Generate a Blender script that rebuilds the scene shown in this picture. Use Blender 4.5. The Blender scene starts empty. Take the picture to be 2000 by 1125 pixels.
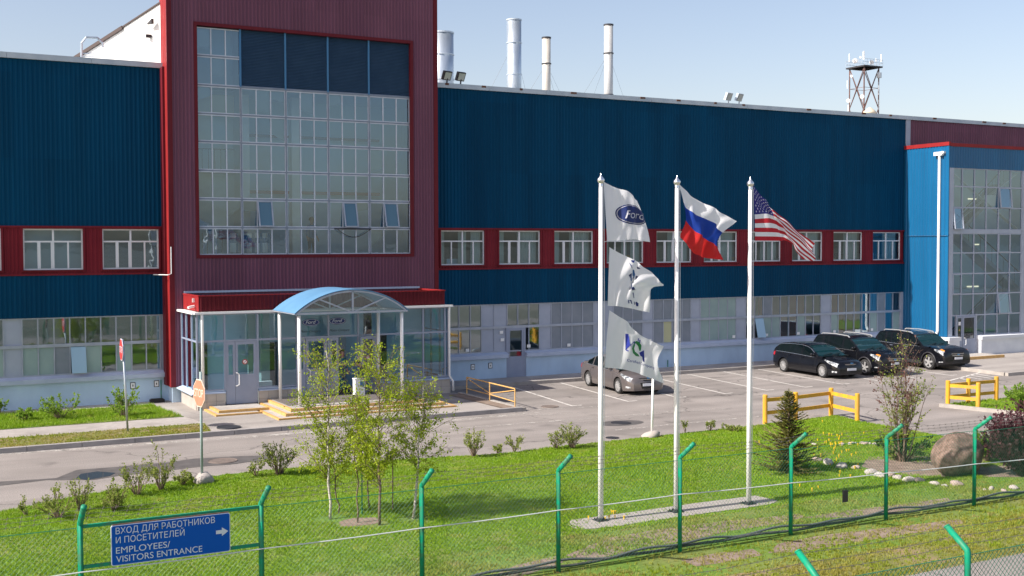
import bpy, bmesh, math, random
import numpy as np
from mathutils import Vector, Matrix
random.seed(7); rng = np.random.default_rng(7)
R = math.radians
scene = bpy.context.scene
COL = scene.collection

# ---------------------------------------------------------------- camera, sky, sun, exposure
FPX, CAMZ = 2250.0, 6.3
YAW, PIT, ROL = R(28.399), R(-2.156), R(-0.146)
_f = Vector((math.sin(YAW)*math.cos(PIT), math.cos(YAW)*math.cos(PIT), math.sin(PIT)))
_r = Vector((math.cos(YAW), -math.sin(YAW), 0)); _u = _r.cross(_f)
CR = _r*math.cos(ROL)+_u*math.sin(ROL); CU = -_r*math.sin(ROL)+_u*math.cos(ROL)
cam = bpy.data.objects.new('camera', bpy.data.cameras.new('camera')); COL.objects.link(cam)
cam.data.sensor_width = 36; cam.data.lens = FPX/2000*36; cam.data.clip_end = 5000; cam.data.clip_start = .1
cam.matrix_world = Matrix(((CR.x, CU.x, -_f.x, 0), (CR.y, CU.y, -_f.y, 0), (CR.z, CU.z, -_f.z, CAMZ), (0, 0, 0, 1)))
scene.camera = cam
SUN_EL, SUN_BACK = R(40), R(2.2)
sdir = Vector((-math.cos(SUN_EL)*math.cos(SUN_BACK), math.cos(SUN_EL)*math.sin(SUN_BACK), math.sin(SUN_EL)))   # towards the sun
sun = bpy.data.objects.new('sun', bpy.data.lights.new('sun', 'SUN')); COL.objects.link(sun)
sun.data.energy = 4.6; sun.data.angle = R(.53); sun.data.color = (1.0, .94, .86)
sun.rotation_euler = sdir.to_track_quat('Z', 'Y').to_euler()
w = bpy.data.worlds.new('World'); scene.world = w; w.use_nodes = True
nt = w.node_tree; sky = nt.nodes.new('ShaderNodeTexSky'); sky.sky_type = 'NISHITA'; sky.sun_disc = False
sky.sun_elevation = SUN_EL; sky.sun_rotation = R(270)+SUN_BACK; sky.air_density = 1.0; sky.dust_density = 1.7; sky.ozone_density = 1.0
tint = nt.nodes.new('ShaderNodeMixRGB'); tint.blend_type = 'MULTIPLY'; tint.inputs[0].default_value = 1; tint.inputs[2].default_value = (1.09, .955, .915, 1)
nt.links.new(sky.outputs[0], tint.inputs[1]); nt.links.new(tint.outputs[0], nt.nodes['Background'].inputs[0]); nt.nodes['Background'].inputs[1].default_value = .115
scene.view_settings.view_transform = 'Standard'; scene.view_settings.look = 'None'
scene.view_settings.exposure = .75; scene.view_settings.gamma = 1
scene.cycles.max_bounces = 8; scene.cycles.transparent_max_bounces = 24
scene.cycles.use_denoising = True

# ---------------------------------------------------------------- helpers
def ray(x, y): return _f + CR*((x-1000)/FPX) - CU*((y-562.5)/FPX)
def gp(x, y, z=0):                       # where a sight line meets a level z
    d = ray(x, y); t = (z-CAMZ)/d.z; return Vector((d.x*t, d.y*t, z))
def wp(x, y, Y):                         # where it meets the upright plane at depth Y
    d = ray(x, y); t = Y/d.y; return Vector((d.x*t, Y, CAMZ+d.z*t))

def mat(name, col, rough=.6, metal=0, col2=None, scale=3., detail=4., spec=.5, bump=0, bscale=None, lo=.35, hi=.65, stretch=None, col3=None, scale3=.4, coat=0, trans=0):
    m = bpy.data.materials.new(name); m.use_nodes = True; t = m.node_tree; b = t.nodes['Principled BSDF']
    b.inputs['Base Color'].default_value = (*col, 1); b.inputs['Roughness'].default_value = rough
    b.inputs['Metallic'].default_value = metal; b.inputs['Specular IOR Level'].default_value = spec
    b.inputs['Coat Weight'].default_value = coat
    if coat: b.inputs['Coat Roughness'].default_value = .04
    if col2 or bump or col3:
        g = t.nodes.new('ShaderNodeNewGeometry'); src = g.outputs['Position']
        if stretch:
            mp = t.nodes.new('ShaderNodeMapping'); mp.inputs['Scale'].default_value = stretch
            t.links.new(src, mp.inputs['Vector']); src = mp.outputs[0]
    last = None
    if col2:
        n = t.nodes.new('ShaderNodeTexNoise'); n.inputs['Scale'].default_value = scale; n.inputs['Detail'].default_value = detail
        t.links.new(src, n.inputs['Vector'])
        cr = t.nodes.new('ShaderNodeValToRGB'); cr.color_ramp.elements[0].position = lo; cr.color_ramp.elements[1].position = hi
        cr.color_ramp.elements[0].color = (*col, 1); cr.color_ramp.elements[1].color = (*col2, 1)
        t.links.new(n.outputs['Fac'], cr.inputs[0]); last = cr.outputs[0]
    if col3:
        n = t.nodes.new('ShaderNodeTexNoise'); n.inputs['Scale'].default_value = scale3; n.inputs['Detail'].default_value = 6
        t.links.new(src, n.inputs['Vector'])
        r2 = t.nodes.new('ShaderNodeValToRGB'); r2.color_ramp.elements[0].position = .45; r2.color_ramp.elements[1].position = .68
        t.links.new(n.outputs['Fac'], r2.inputs[0])
        mx = t.nodes.new('ShaderNodeMix'); mx.data_type = 'RGBA'; t.links.new(r2.outputs[0], mx.inputs['Factor'])
        if last: t.links.new(last, mx.inputs['A'])
        else: mx.inputs['A'].default_value = (*col, 1)
        mx.inputs['B'].default_value = (*col3, 1); last = mx.outputs['Result']
    if last: t.links.new(last, b.inputs['Base Color'])
    if bump:
        n = t.nodes.new('ShaderNodeTexNoise'); n.inputs['Scale'].default_value = bscale or scale*4; n.inputs['Detail'].default_value = 6
        t.links.new(src, n.inputs['Vector'])
        bp = t.nodes.new('ShaderNodeBump'); bp.inputs['Strength'].default_value = bump; bp.inputs['Distance'].default_value = .02
        t.links.new(n.outputs['Fac'], bp.inputs['Height']); t.links.new(bp.outputs[0], b.inputs['Normal'])
    if trans:
        tr = t.nodes.new('ShaderNodeBsdfTranslucent'); mx = t.nodes.new('ShaderNodeMixShader'); mx.inputs[0].default_value = trans
        if last: t.links.new(last, tr.inputs[0])
        else: tr.inputs[0].default_value = (*col, 1)
        o = t.nodes['Material Output']; t.links.new(b.outputs[0], mx.inputs[1]); t.links.new(tr.outputs[0], mx.inputs[2]); t.links.new(mx.outputs[0], o.inputs[0])
    return m

def sheets(m, width=1.05, amt=.10, axis=0):
    t = m.node_tree; b = t.nodes['Principled BSDF']; l = b.inputs['Base Color'].links[0].from_socket
    g = t.nodes.new('ShaderNodeNewGeometry'); sp = t.nodes.new('ShaderNodeSeparateXYZ'); t.links.new(g.outputs['Position'], sp.inputs[0])
    dv = t.nodes.new('ShaderNodeMath'); dv.operation = 'DIVIDE'; dv.inputs[1].default_value = width; t.links.new(sp.outputs[axis], dv.inputs[0])
    fl = t.nodes.new('ShaderNodeMath'); fl.operation = 'FLOOR'; t.links.new(dv.outputs[0], fl.inputs[0])
    dz = t.nodes.new('ShaderNodeMath'); dz.operation = 'DIVIDE'; dz.inputs[1].default_value = 3.2; t.links.new(sp.outputs[2], dz.inputs[0])
    fz = t.nodes.new('ShaderNodeMath'); fz.operation = 'FLOOR'; t.links.new(dz.outputs[0], fz.inputs[0])
    cb = t.nodes.new('ShaderNodeCombineXYZ'); t.links.new(fl.outputs[0], cb.inputs[0]); t.links.new(fz.outputs[0], cb.inputs[1])
    wn = t.nodes.new('ShaderNodeTexWhiteNoise'); t.links.new(cb.outputs[0], wn.inputs['Vector'])
    mr = t.nodes.new('ShaderNodeMapRange'); mr.inputs['To Min'].default_value = 1-amt*.7; mr.inputs['To Max'].default_value = 1+amt; t.links.new(wn.outputs['Value'], mr.inputs['Value'])
    nz = t.nodes.new('ShaderNodeTexNoise'); nz.inputs['Scale'].default_value = 1.0; nz.inputs['Detail'].default_value = 7; mp = t.nodes.new('ShaderNodeMapping'); mp.inputs['Scale'].default_value = (2.2, 2.2, .12); t.links.new(g.outputs['Position'], mp.inputs[0]); t.links.new(mp.outputs[0], nz.inputs['Vector'])
    m2 = t.nodes.new('ShaderNodeMapRange'); m2.inputs['From Min'].default_value = .3; m2.inputs['From Max'].default_value = .7; m2.inputs['To Min'].default_value = .89; m2.inputs['To Max'].default_value = 1.10; t.links.new(nz.outputs['Fac'], m2.inputs['Value'])
    ml = t.nodes.new('ShaderNodeMath'); ml.operation = 'MULTIPLY'; t.links.new(mr.outputs[0], ml.inputs[0]); t.links.new(m2.outputs[0], ml.inputs[1])
    hs = t.nodes.new('ShaderNodeHueSaturation'); t.links.new(l, hs.inputs['Color']); t.links.new(ml.outputs[0], hs.inputs['Value']); t.links.new(hs.outputs[0], b.inputs['Base Color'])
def leafmat(name, c1, c2, trans=.35):
    m = bpy.data.materials.new(name); m.use_nodes = True; t = m.node_tree; b = t.nodes['Principled BSDF']
    g = t.nodes.new('ShaderNodeNewGeometry'); cr = t.nodes.new('ShaderNodeValToRGB')
    cr.color_ramp.elements[0].color = (*c1, 1); cr.color_ramp.elements[1].color = (*c2, 1)
    t.links.new(g.outputs['Random Per Island'], cr.inputs[0]); t.links.new(cr.outputs[0], b.inputs['Base Color'])
    b.inputs['Roughness'].default_value = .55; b.inputs['Specular IOR Level'].default_value = .3
    tr = t.nodes.new('ShaderNodeBsdfTranslucent'); t.links.new(cr.outputs[0], tr.inputs[0])
    mx = t.nodes.new('ShaderNodeMixShader'); mx.inputs[0].default_value = trans
    t.links.new(b.outputs[0], mx.inputs[1]); t.links.new(tr.outputs[0], mx.inputs[2]); t.links.new(mx.outputs[0], t.nodes['Material Output'].inputs[0])
    return m

def glassmat(name, tint=(.7, .78, .76), boost=.03, rough=.0, wave=.0, refl=(.95, .97, 1)):
    m = bpy.data.materials.new(name); m.use_nodes = True; t = m.node_tree
    t.nodes.remove(t.nodes['Principled BSDF'])
    tr = t.nodes.new('ShaderNodeBsdfTransparent'); tr.inputs[0].default_value = (*tint, 1)
    gl = t.nodes.new('ShaderNodeBsdfGlossy'); gl.inputs['Roughness'].default_value = rough; gl.inputs[0].default_value = (*refl, 1)
    fr = t.nodes.new('ShaderNodeFresnel'); fr.inputs[0].default_value = 1.52
    ad = t.nodes.new('ShaderNodeMath'); ad.inputs[1].default_value = boost; t.links.new(fr.outputs[0], ad.inputs[0])
    mx = t.nodes.new('ShaderNodeMixShader'); t.links.new(ad.outputs[0], mx.inputs[0])
    if wave:
        g = t.nodes.new('ShaderNodeNewGeometry'); n = t.nodes.new('ShaderNodeTexNoise'); n.inputs['Scale'].default_value = 1.6
        bp = t.nodes.new('ShaderNodeBump'); bp.inputs['Strength'].default_value = wave; bp.inputs['Distance'].default_value = .05
        t.links.new(g.outputs['Position'], n.inputs['Vector']); t.links.new(n.outputs['Fac'], bp.inputs['Height']); t.links.new(bp.outputs[0], gl.inputs['Normal'])
    t.links.new(tr.outputs[0], mx.inputs[1]); t.links.new(gl.outputs[0], mx.inputs[2]); t.links.new(mx.outputs[0], t.nodes['Material Output'].inputs[0])
    return m

def emat(name, col, s):
    m = bpy.data.materials.new(name); m.use_nodes = True; t = m.node_tree
    b = t.nodes['Principled BSDF']; b.inputs['Emission Color'].default_value = (*col, 1); b.inputs['Emission Strength'].default_value = s
    return m

class MB:
    def __init__(s): s.v = []; s.f = []; s.m = []
    def face(s, pts, m=0):
        i = len(s.v); s.v += [tuple(p) for p in pts]; s.f.append(tuple(range(i, i+len(pts)))); s.m.append(m); return s
    def box(s, x0, x1, y0, y1, z0, z1, m=0):
        i = len(s.v)
        s.v += [(x, y, z) for z in (z0, z1) for y in (y0, y1) for x in (x0, x1)]
        for q in ((0, 2, 3, 1), (4, 5, 7, 6), (0, 1, 5, 4), (2, 6, 7, 3), (0, 4, 6, 2), (1, 3, 7, 5)):
            s.f.append(tuple(i+k for k in q)); s.m.append(m)
        return s
    def bar(s, p0, p1, wd, ht=None, m=0, up=(0, 0, 1)):
        p0, p1 = Vector(p0), Vector(p1); d = (p1-p0).normalized(); u = Vector(up)
        if abs(d.dot(u)) > .98: u = Vector((0, 1, 0))
        a = d.cross(u).normalized(); b = a.cross(d).normalized(); ht = ht or wd
        i = len(s.v)
        for p in (p0, p1):
            for sa, sb in ((-1, -1), (1, -1), (1, 1), (-1, 1)): s.v.append(tuple(p+a*sa*wd/2+b*sb*ht/2))
        for q in ((3, 2, 1, 0), (4, 5, 6, 7), (0, 1, 5, 4), (1, 2, 6, 5), (2, 3, 7, 6), (3, 0, 4, 7)):
            s.f.append(tuple(i+k for k in q)); s.m.append(m)
        return s
    def tube(s, pts, r, n=8, m=0, cap=True):
        pts = [Vector(p) for p in pts]; rs = r if isinstance(r, (list, tuple)) else [r]*len(pts)
        i0 = len(s.v); prev = None
        for k, p in enumerate(pts):
            d = (pts[min(k+1, len(pts)-1)]-pts[max(k-1, 0)]).normalized()
            if prev is None:
                a = d.cross(Vector((0, 0, 1)) if abs(d.z) < .9 else Vector((1, 0, 0))).normalized()
            else: a = (prev-d*prev.dot(d)).normalized()
            prev = a; b = d.cross(a)
            for j in range(n):
                t = 2*math.pi*j/n; s.v.append(tuple(p+(a*math.cos(t)+b*math.sin(t))*rs[k]))
        for k in range(len(pts)-1):
            for j in range(n):
                s.f.append((i0+k*n+j, i0+k*n+(j+1) % n, i0+(k+1)*n+(j+1) % n, i0+(k+1)*n+j)); s.m.append(m)
        if cap and n > 2:
            s.f.append(tuple(i0+j for j in reversed(range(n)))); s.m.append(m)
            k = i0+(len(pts)-1)*n; s.f.append(tuple(k+j for j in range(n))); s.m.append(m)
        return s
    def lathe(s, prof, c=(0, 0, 0), n=24, axis='z', m=0):
        i0 = len(s.v); c = Vector(c)
        for r, h in prof:
            for j in range(n):
                t = 2*math.pi*j/n; a, b = r*math.cos(t), r*math.sin(t)
                s.v.append(tuple(c+(Vector((a, b, h)) if axis == 'z' else Vector((a, h, b)) if axis == 'y' else Vector((h, a, b)))))
        for k in range(len(prof)-1):
            for j in range(n):
                s.f.append((i0+k*n+j, i0+k*n+(j+1) % n, i0+(k+1)*n+(j+1) % n, i0+(k+1)*n+j)); s.m.append(m)
        return s
    def prism(s, pts, off, m=0):          # polygon pts (3d) extruded by vector off
        off = Vector(off); n = len(pts); i = len(s.v)
        s.v += [tuple(p) for p in pts]+[tuple(Vector(p)+off) for p in pts]
        s.f.append(tuple(i+k for k in range(n))); s.m.append(m)
        s.f.append(tuple(i+n+k for k in reversed(range(n)))); s.m.append(m)
        for k in range(n): s.f.append((i+k, i+n+k, i+n+(k+1) % n, i+(k+1) % n)); s.m.append(m)
        return s
    def clad(s, p0, p1, z0, z1, pitch=.17, depth=.035, m=0):     # trapezoidal ribbed sheet standing on the line p0 > p1
        p0 = Vector((*p0, 0)); p1 = Vector((*p1, 0)); L = (p1-p0).length; d = (p1-p0)/L; nrm = Vector((d.y, -d.x, 0))
        n = max(1, round(L/pitch)); q = L/n; xs = []
        for k in range(n): xs += [(k*q, 0), (k*q+q*.42, 0), (k*q+q*.56, 1), (k*q+q*.86, 1)]
        xs.append((L, 0)); i = len(s.v)
        for x, o in xs:
            p = p0+d*x+nrm*depth*o; s.v += [(p.x, p.y, z0), (p.x, p.y, z1)]
        for k in range(len(xs)-1): s.f.append((i+2*k, i+2*k+2, i+2*k+3, i+2*k+1)); s.m.append(m)
        return s
    def build(s, name, mats, parent=None, smooth=False, world=True, **tags):
        me = bpy.data.meshes.new(name)
        o = Vector((0, 0, 0))
        if parent is not None and world:
            p = parent
            while p is not None: o = o+p.location; p = p.parent
        me.from_pydata([tuple(Vector(v)-o) for v in s.v] if o.length else s.v, [], s.f)
        mats = mats if isinstance(mats, (list, tuple)) else [mats]
        for q in mats: me.materials.append(q)
        if len(mats) > 1: me.polygons.foreach_set('material_index', s.m)
        if smooth: me.polygons.foreach_set('use_smooth', [True]*len(me.polygons))
        me.update(); ob = bpy.data.objects.new(name, me); COL.objects.link(ob)
        if parent is not None: ob.parent = parent
        tag(ob, **tags); return ob

def tag(o, label=None, cat=None, group=None, kind=None):
    if label: o['label'] = label
    if cat: o['category'] = cat
    if group: o['group'] = group
    if kind: o['kind'] = kind
    return o
def thing(name, label, cat, loc=(0, 0, 0), rz=0, group=None):
    o = bpy.data.objects.new(name, None); COL.objects.link(o); o.empty_display_size = .2
    o.location = loc; o.rotation_euler = (0, 0, rz); return tag(o, label, cat, group)
def copy_tree(o, parent=None):
    c = o.copy(); COL.objects.link(c); c.parent = parent
    for ch in list(o.children): copy_tree(ch, c)
    return c
def textmesh(body, size, shear=0, spacing=1., bold=0):
    cu = bpy.data.curves.new('lettering', 'FONT'); cu.body = body; cu.size = size; cu.shear = shear; cu.space_character = spacing; cu.offset = bold
    ob = bpy.data.objects.new('lettering', cu); COL.objects.link(ob)
    bpy.context.view_layer.update()
    me = bpy.data.meshes.new_from_object(ob.evaluated_get(bpy.context.evaluated_depsgraph_get()))
    vs = [tuple(v.co) for v in me.vertices]; fs = [tuple(p.vertices) for p in me.polygons]
    bpy.data.objects.remove(ob); bpy.data.curves.remove(cu); bpy.data.meshes.remove(me)
    return vs, fs
def add_text(b, body, fn, size, width=None, shear=0, m=0, spacing=1., bold=0, align='l'):
    vs, fs = textmesh(body, size, shear, spacing, bold)
    x0 = min(v[0] for v in vs); x1 = max(v[0] for v in vs); k = width/(x1-x0) if width else 1
    off = x0 if align == 'l' else (x0+x1)/2
    i = len(b.v); b.v += [tuple(fn((v[0]-off)*k, v[1])) for v in vs]
    for f in fs: b.f.append(tuple(i+q for q in f)); b.m.append(m)
def ellipse(n=40): return [(math.cos(2*math.pi*k/n), math.sin(2*math.pi*k/n)) for k in range(n)]

# ---------------------------------------------------------------- materials
M = {}
M['blue'] = mat('dark_blue_sheet', (.0, .044, .104), .5, 0, (.0, .052, .120), .8, 5, stretch=(1, 1, .15), spec=.08)
for q_ in ('blue',): sheets(M[q_])
M['maroon'] = mat('maroon_sheet', (.165, .013, .024), .5, 0, (.185, .016, .027), 1.2, spec=.15)
M['purple'] = mat('faded_maroon_sheet', (.16, .060, .100), .5, 0, (.18, .070, .11), .7, 5, stretch=(1, 1, .2), spec=.25)
M['trimred'] = mat('dark_red_trim', (.12, .010, .018), .5, 0, (.14, .012, .02), 2, spec=.2)
M['bred'] = mat('red_fascia', (.25, .018, .020), .5, 0, (.28, .022, .023), 2, spec=.2)
M['cyan'] = mat('bright_blue_sheet', (.003, .095, .225), .4, 0, (.004, .108, .25), .8, 5, stretch=(1, 1, .15))
sheets(M['purple'], 1.05, .08); sheets(M['maroon'], 1.05, .07); sheets(M['cyan'], 1.05, .05, 1)
M['base'] = mat('pale_blue_render', (.49, .64, .80), .8, 0, (.54, .69, .84), 1.5, 6, bump=.15, bscale=40, col3=(.43, .56, .70), scale3=.9, stretch=(1, 1, .5))
M['sill'] = mat('blue_grey_metal_sill', (.40, .47, .60), .5, 0, (.46, .53, .66), 2)
M['zinc'] = mat('zinc_flashing', (.42, .48, .54), .45, .3, (.52, .57, .62), 1.5)
M['manhole'] = mat('worn_iron', (.13, .105, .09), .8, 0, (.18, .14, .12), 9)
M['rust'] = mat('rusty_bracket', (.11, .05, .035), .9, 0, (.18, .085, .055), 9)
M['white'] = mat('white_paint', (.86, .86, .85), .5, 0, (.82, .82, .81), 3)
M['gable'] = mat('weathered_white_wall', (.80, .79, .76), .7, 0, (.72, .70, .66), 1.4, 8, stretch=(1, 1, .4))
M['frame'] = mat('grey_aluminium_frame', (.33, .37, .45), .4, .2, (.40, .44, .52), 3)
M['wframe'] = mat('white_window_frame', (.72, .74, .78), .4)
M['panel'] = mat('grey_blue_panel', (.36, .40, .49), .5, 0, (.40, .44, .53), 2)
M['panel2'] = mat('slate_grey_panel', (.20, .235, .28), .3, 0, (.24, .27, .32), 2)
M['lpanel'] = mat('pale_blue_sash', (.34, .52, .66), .35)
M['ypanel'] = mat('yellowish_pane', (.5, .50, .30), .4)
M['door'] = mat('grey_blue_door', (.27, .31, .41), .4, 0, (.30, .34, .44), 2)
M['glass'] = glassmat('window_glass', (.72, .86, .93), .10, 0, .03, (.75, .9, 1))
M['glassT'] = glassmat('bluish_window_glass', (.70, .84, .90), .17, .02, .05, (.70, .87, 1))  # raised reflection with a bluish gloss gives the panes a sky haze
M['gdark'] = glassmat('dark_window_glass', (.38, .46, .48), .05, 0, .02)
M['glassG'] = glassmat('reflective_workshop_glass', (.66, .80, .88), .26, .03, .03, (.78, .92, 1))
M['lframe'] = mat('pale_sash_frame', (.52, .57, .66), .45, 0, (.58, .63, .71), 3)
M['mframe'] = mat('grey_mullion', (.19, .225, .29), .5, 0, (.23, .265, .33), 3)
M['frost'] = mat('frosted_glass', (.26, .36, .36), .3, 0, (.31, .42, .40), 1.2, 3)
M['room'] = mat('grey_green_room_wall', (.38, .52, .60), .9, 0, (.44, .58, .66), .8)
M['roomw'] = mat('pale_room_wall', (.46, .66, .80), .9)
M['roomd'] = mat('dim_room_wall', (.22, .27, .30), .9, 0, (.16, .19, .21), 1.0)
M['roomg'] = mat('grey_workshop_wall', (.33, .42, .48), .9, 0, (.20, .26, .30), .5, 4)
M['curtain'] = mat('pale_curtain', (.60, .64, .60), .9, 0, (.50, .55, .52), 6, stretch=(4, 1, .1))
M['louvre'] = mat('blue_louvre', (.04, .090, .165), .6, 0, (.05, .105, .185), 2)
M['divider'] = mat('mid_blue_mullion', (.05, .18, .36), .4)
M['blind'] = mat('grey_blue_blind', (.12, .17, .24), .6)
M['tile'] = mat('beige_plinth_tile', (.42, .38, .34), .5, 0, (.47, .43, .39), 2)
M['grout'] = mat('grey_grout', (.22, .2, .19), .9)
M['canopy'] = mat('sky_blue_canopy_sheet', (.10, .235, .40), .5, 0, (.115, .26, .43), 1, spec=.25)
M['concrete'] = mat('pale_concrete', (.38, .35, .32), .85, 0, (.44, .41, .38), 2.5, 8, bump=.2, bscale=60, col3=(.30, .275, .255), scale3=.7)
M['paving'] = mat('block_paving', (.33, .30, .28), .85, 0, (.40, .365, .34), 6, 6, bump=.3, bscale=50, col3=(.27, .245, .225), scale3=.8)
M['kerb'] = mat('worn_kerb_stone', (.26, .245, .24), .85, 0, (.33, .31, .30), 3, 8, bump=.3, bscale=40)
M['kerbp'] = mat('pale_kerb_stone', (.31, .285, .26), .9, 0, (.38, .35, .32), 3, 8, bump=.3, bscale=40)
M['yellow'] = mat('yellow_paint', (.60, .37, .12), .6, 0, (.50, .30, .11), 5, 8)
M['ywood'] = mat('yellow_painted_timber', (.70, .38, .025), .6, 0, (.60, .31, .03), 7, 8, stretch=(1, 1, .3), col3=(.55, .29, .06), scale3=4, spec=.3)
M['green'] = mat('green_fence_paint', (.0, .27, .145), .5, 0, (.005, .22, .12), 6, 8, col3=(.05, .17, .09), scale3=7, spec=.3)
M['meshg'] = mat('green_coated_wire', (.01, .17, .10), .4)
M['steel'] = mat('dull_steel_wire', (.16, .15, .14), .5, .6)
M['lwire'] = mat('pale_wire_rope', (.6, .62, .62), .5)
M['galv'] = mat('galvanised_steel', (.40, .46, .52), .42, .7, (.56, .62, .68), 2.2, 8, stretch=(1, 1, .35))
M['galv2'] = mat('dull_zinc_pipe', (.44, .44, .43), .6, .1, (.50, .50, .49), 2)
M['cream'] = mat('cream_painted_steel', (.52, .48, .42), .5, .1, (.58, .54, .48), 2)
M['dark'] = mat('blackish_metal', (.03, .03, .035), .5)
M['black'] = mat('black_rubber', (.014, .014, .015), .7)
M['lampglass'] = mat('lamp_lens', (.45, .5, .5), .1, .3)
M['bark'] = mat('brown_bark', (.13, .09, .065), .9, 0, (.19, .14, .1), 20, 5)
M['birch'] = mat('white_birch_bark', (.50, .46, .41), .8, 0, (.10, .08, .07), 9, 5, lo=.56, hi=.66, stretch=(1, 1, 3))
M['pbark'] = mat('purple_brown_bark', (.10, .06, .06), .9)
M['bleaf'] = leafmat('young_birch_leaf', (.23, .33, .012), (.42, .50, .03), .5)
M['sleaf'] = leafmat('shrub_leaf', (.17, .235, .04), (.34, .38, .09), .45)
M['gleaf'] = leafmat('fresh_green_leaf', (.14, .26, .03), (.28, .42, .05), .45)
M['dleaf'] = leafmat('dark_green_leaf', (.03, .065, .02), (.07, .12, .03), .25)
M['rleaf'] = leafmat('dark_red_leaf', (.05, .018, .026), (.13, .045, .055), .3)
M['pleaf'] = leafmat('purple_leaf', (.12, .05, .05), (.24, .13, .10), .4)
M['needle'] = leafmat('spruce_needle', (.10, .13, .03), (.32, .29, .08), .35)
M['boulder'] = mat('pink_granite', (.13, .085, .066), .95, 0, (.25, .172, .14), 9, 12, bump=1.0, bscale=9, col3=(.085, .066, .055), scale3=2.0, spec=.2)
M['stone'] = mat('whitish_stone', (.38, .35, .32), .85, 0, (.36, .32, .29), 7, 8, bump=.4, bscale=20)
M['pinkstone'] = mat('pinkish_stone', (.34, .26, .22), .85, 0, (.36, .29, .26), 7, 8, bump=.4, bscale=20)
M['soil'] = mat('dry_soil', (.17, .125, .095), .95, 0, (.25, .19, .15), 4, 8, bump=.6, bscale=30)
M['gravel'] = mat('pale_gravel', (.27, .24, .22), .95, 0, (.40, .365, .335), 45, 4, bump=.8, bscale=70)
M['pipe'] = mat('dark_cable_sheath', (.045, .043, .042), .6, 0, (.09, .085, .08), 8)
M['signblue'] = mat('blue_sign_face', (.001, .088, .44), .5, spec=.15)
M['signwhite'] = mat('white_lettering', (.62, .68, .76), .5)
M['signred'] = mat('orange_red_sign_face', (.66, .205, .125), .6, 0, (.61, .18, .11), 5)  # paler and more orange than the other stop sign's red
M['signred2'] = mat('red_sign_face', (.50, .035, .035), .45)
M['letter'] = mat('pale_red_lettering', (.82, .60, .50), .6)
M['flagw'] = mat('white_flag_cloth', (.90, .90, .93), .8, trans=.5)
M['flagb'] = mat('blue_flag_cloth', (.005, .045, .34), .8, trans=.25)
M['flagr'] = mat('red_flag_cloth', (.62, .02, .02), .8, trans=.3)
M['usb'] = mat('navy_flag_cloth', (.03, .03, .20), .8, trans=.2)
M['usr'] = mat('crimson_flag_cloth', (.50, .02, .035), .8, trans=.3)
M['logob'] = mat('deep_blue_print', (.006, .022, .13), .6)
M['logol'] = mat('mid_blue_print', (.01, .09, .30), .6)
M['logog'] = mat('green_print', (.01, .20, .05), .6)
M['orange'] = mat('orange_lens', (.8, .25, .03), .2)
M['hlamp'] = mat('clear_headlamp', (.20, .22, .24), .1, .4, (.75, .78, .8), 9, 2, coat=1, lo=.45, hi=.55)
M['rlamp'] = mat('red_tail_lamp', (.35, .01, .02), .2)
M['chrome'] = mat('bright_trim', (.75, .76, .78), .2, .9)
M['alloy'] = mat('silver_alloy', (.60, .60, .60), .35, .55)
M['tyre'] = mat('tyre_rubber', (.022, .022, .023), .8)
M['carglass'] = mat('tinted_car_glass', (.003, .006, .007), .04, 0, spec=.45)
M['carscreen'] = mat('teal_windscreen', (.006, .028, .032), .04, 0, spec=.5)
M['plate'] = mat('white_number_plate', (.66, .68, .72), .5)
M['cargrey'] = mat('warm_grey_car_paint', (.135, .118, .115), .32, .35, (.145, .126, .122), 2, coat=.7)
M['carblack'] = mat('black_car_paint', (.004, .0045, .007), .25, 0, (.006, .0065, .009), 2, spec=.3, coat=.45)
M['skin'] = mat('skin', (.45, .26, .19), .6)
M['hair'] = mat('dark_hair', (.03, .02, .016), .7)
M['teal'] = mat('teal_work_clothes', (.012, .10, .17), .8, 0, (.02, .14, .22), 6)
M['navy'] = mat('navy_clothes', (.02, .03, .06), .8)
M['dandelion'] = mat('dandelion_yellow', (.75, .5, .02), .7)

def grassground(name, g1, g2, dry, dryamt=.55, scale=.35):
    return mat(name, g1, .95, 0, g2, 9, 8, bump=.6, bscale=60, col3=dry, scale3=scale)
M['lawnG'] = grassground('lawn_ground', (.08, .16, .012), (.12, .21, .018), (.18, .19, .05), scale=.45)
M['dryG'] = grassground('dry_lawn_ground', (.12, .145, .02), (.16, .165, .04), (.25, .18, .10), scale=.8)
M['fieldG'] = grassground('field_ground', (.13, .13, .10), (.17, .165, .13), (.22, .20, .17), scale=.05)

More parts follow.
